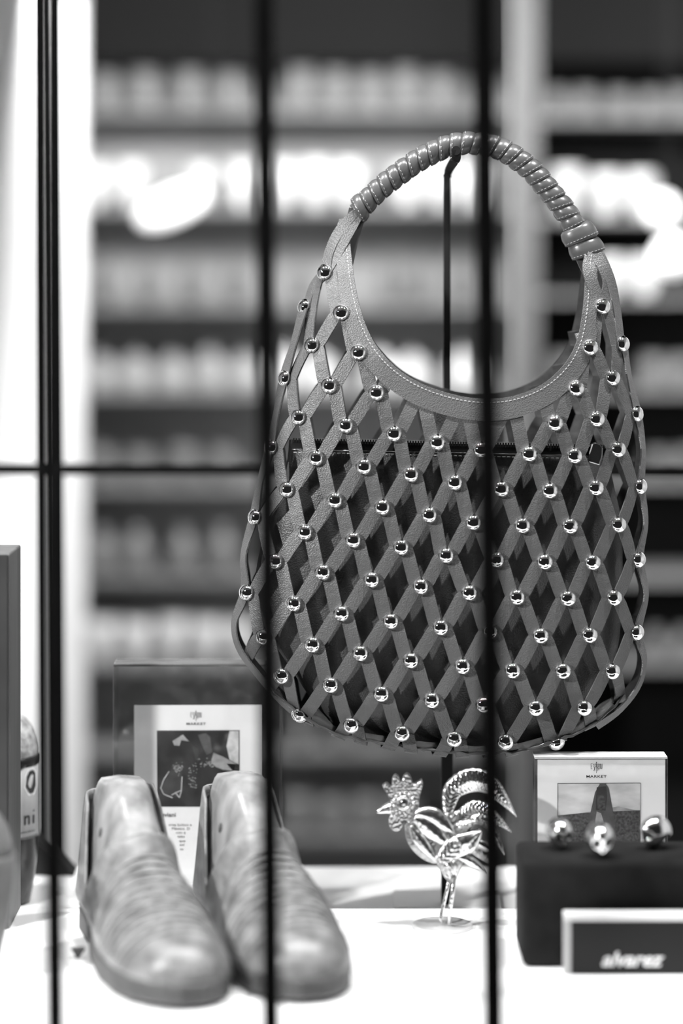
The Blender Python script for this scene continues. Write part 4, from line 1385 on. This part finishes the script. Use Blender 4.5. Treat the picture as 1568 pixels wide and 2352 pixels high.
# tail
sheet('tail_feather', [(1030, 1885), (1032, 1850), (1044, 1815), (1082, 1795), (1120, 1802), (1150, 1830), (1184, 1874)], [8, 16, 24, 28, 24, 16, 2], 'silver', ro, 0.004, 0.0, 0.004, ribs=0.60, nseg=30)
sheet('tail_feather', [(1046, 1905), (1062, 1875), (1088, 1856), (1116, 1862), (1145, 1885), (1172, 1908)], [6, 14, 17, 15, 11, 2], 'silver', ro, 0.001, -0.004, 0.004, ribs=0.75, nseg=28)
sheet('tail_feather', [(1062, 1915), (1085, 1885), (1110, 1882), (1135, 1910), (1158, 1960)], [6, 13, 16, 12, 2], 'silver_dark', ro, -0.003, -0.006, 0.004)
sheet('tail_feather', [(1026, 1890), (1038, 1880), (1050, 1868), (1058, 1855)], [8, 10, 9, 1], 'silver_dark', ro, -0.004, -0.006, 0.002)
sheet('tail_feather', [(1030, 1915), (1050, 1902), (1072, 1890), (1092, 1880)], [8, 15, 12, 2], 'silver_dark', ro, -0.006, -0.009, 0.003)
sheet('tail_feather', [(1070, 1945), (1095, 1950), (1120, 1970), (1140, 2000)], [6, 16, 14, 2], 'silver_dark', ro, -0.004, 0.0, 0.003)
# head: dimpled plate with comb, beak, wattle and beaded eye
hd = [(893, 1866), (897, 1840), (890, 1825), (877, 1803), (888, 1796), (899, 1806), (901, 1786), (907, 1777), (915, 1782), (921, 1797), (926, 1782), (934, 1774), (942, 1781), (949, 1800), (958, 1796), (969, 1788), (971, 1800), (963, 1825), (961, 1848), (954, 1868), (940, 1884), (918, 1880), (903, 1876)]
hp = prism('head_plate', [(a - RL.x, b - RL.z) for a, b in pxpoly(hd, RD)], -0.0045, 0.0045, M['silver_dark'], ro, bev=0.001)
ring = [Q(926 + 14 * math.cos(t), 1842 + 14 * math.sin(t), -0.0052) for t in [2 * math.pi * k / 24 for k in range(25)]]
v, f = tube_data(ring, 0.0013, 8, cap=False); mk('eye_ring', v, f, M['silver'], hp, smooth=True)
bv, bf = [], []
sphere = lathe_data([(0, 0.0011)] + [(0.0013 * math.sin(math.radians(t)), 0.0011 * math.cos(math.radians(t))) for t in (30, 60, 90)], 8)
eb = lathe('eye', [(0, 0.0016), (0.0024, 0.001), (0.0036, 0.0), (0.0036, -0.001)], M['zip'], hp, 16); eb.location = Q(926, 1842, -0.0048); eb.rotation_euler = (math.pi / 2, 0, 0)
bme = bpy.data.meshes.new('eye_bead'); bme.from_pydata(sphere[0], [], sphere[1]); bme.materials.append(M['silver'])
for p in bme.polygons: p.use_smooth = True
for k in range(13):
    t = 2 * math.pi * k / 13
    o = bpy.data.objects.new('eye_bead', bme); COL.objects.link(o); o.parent = hp
    o.location = Q(926 + 23 * math.cos(t), 1842 + 23 * math.sin(t), -0.0048); o.rotation_euler = (math.pi / 2, 0, 0); o.scale = (1.25, 1.25, 1.2)
bk = catmull([Q(900, 1855), Q(888, 1857), Q(876, 1862), Q(865, 1865)], 4)
v, f = tube_data(bk, [0.0062 * (1 - k / 13) + 0.0005 for k in range(13)], 12, 0.7); mk('beak', v, f, M['silver'], hp, smooth=True)
wt = [(909 + 17 * math.cos(t), 1886 + 22 * math.sin(t)) for t in [2 * math.pi * k / 20 for k in range(20)]]
prism('wattle', [(a - RL.x, b - RL.z) for a, b in pxpoly(wt, RD)], -0.004, 0.002, M['silver_dark'], hp, bev=0.001)
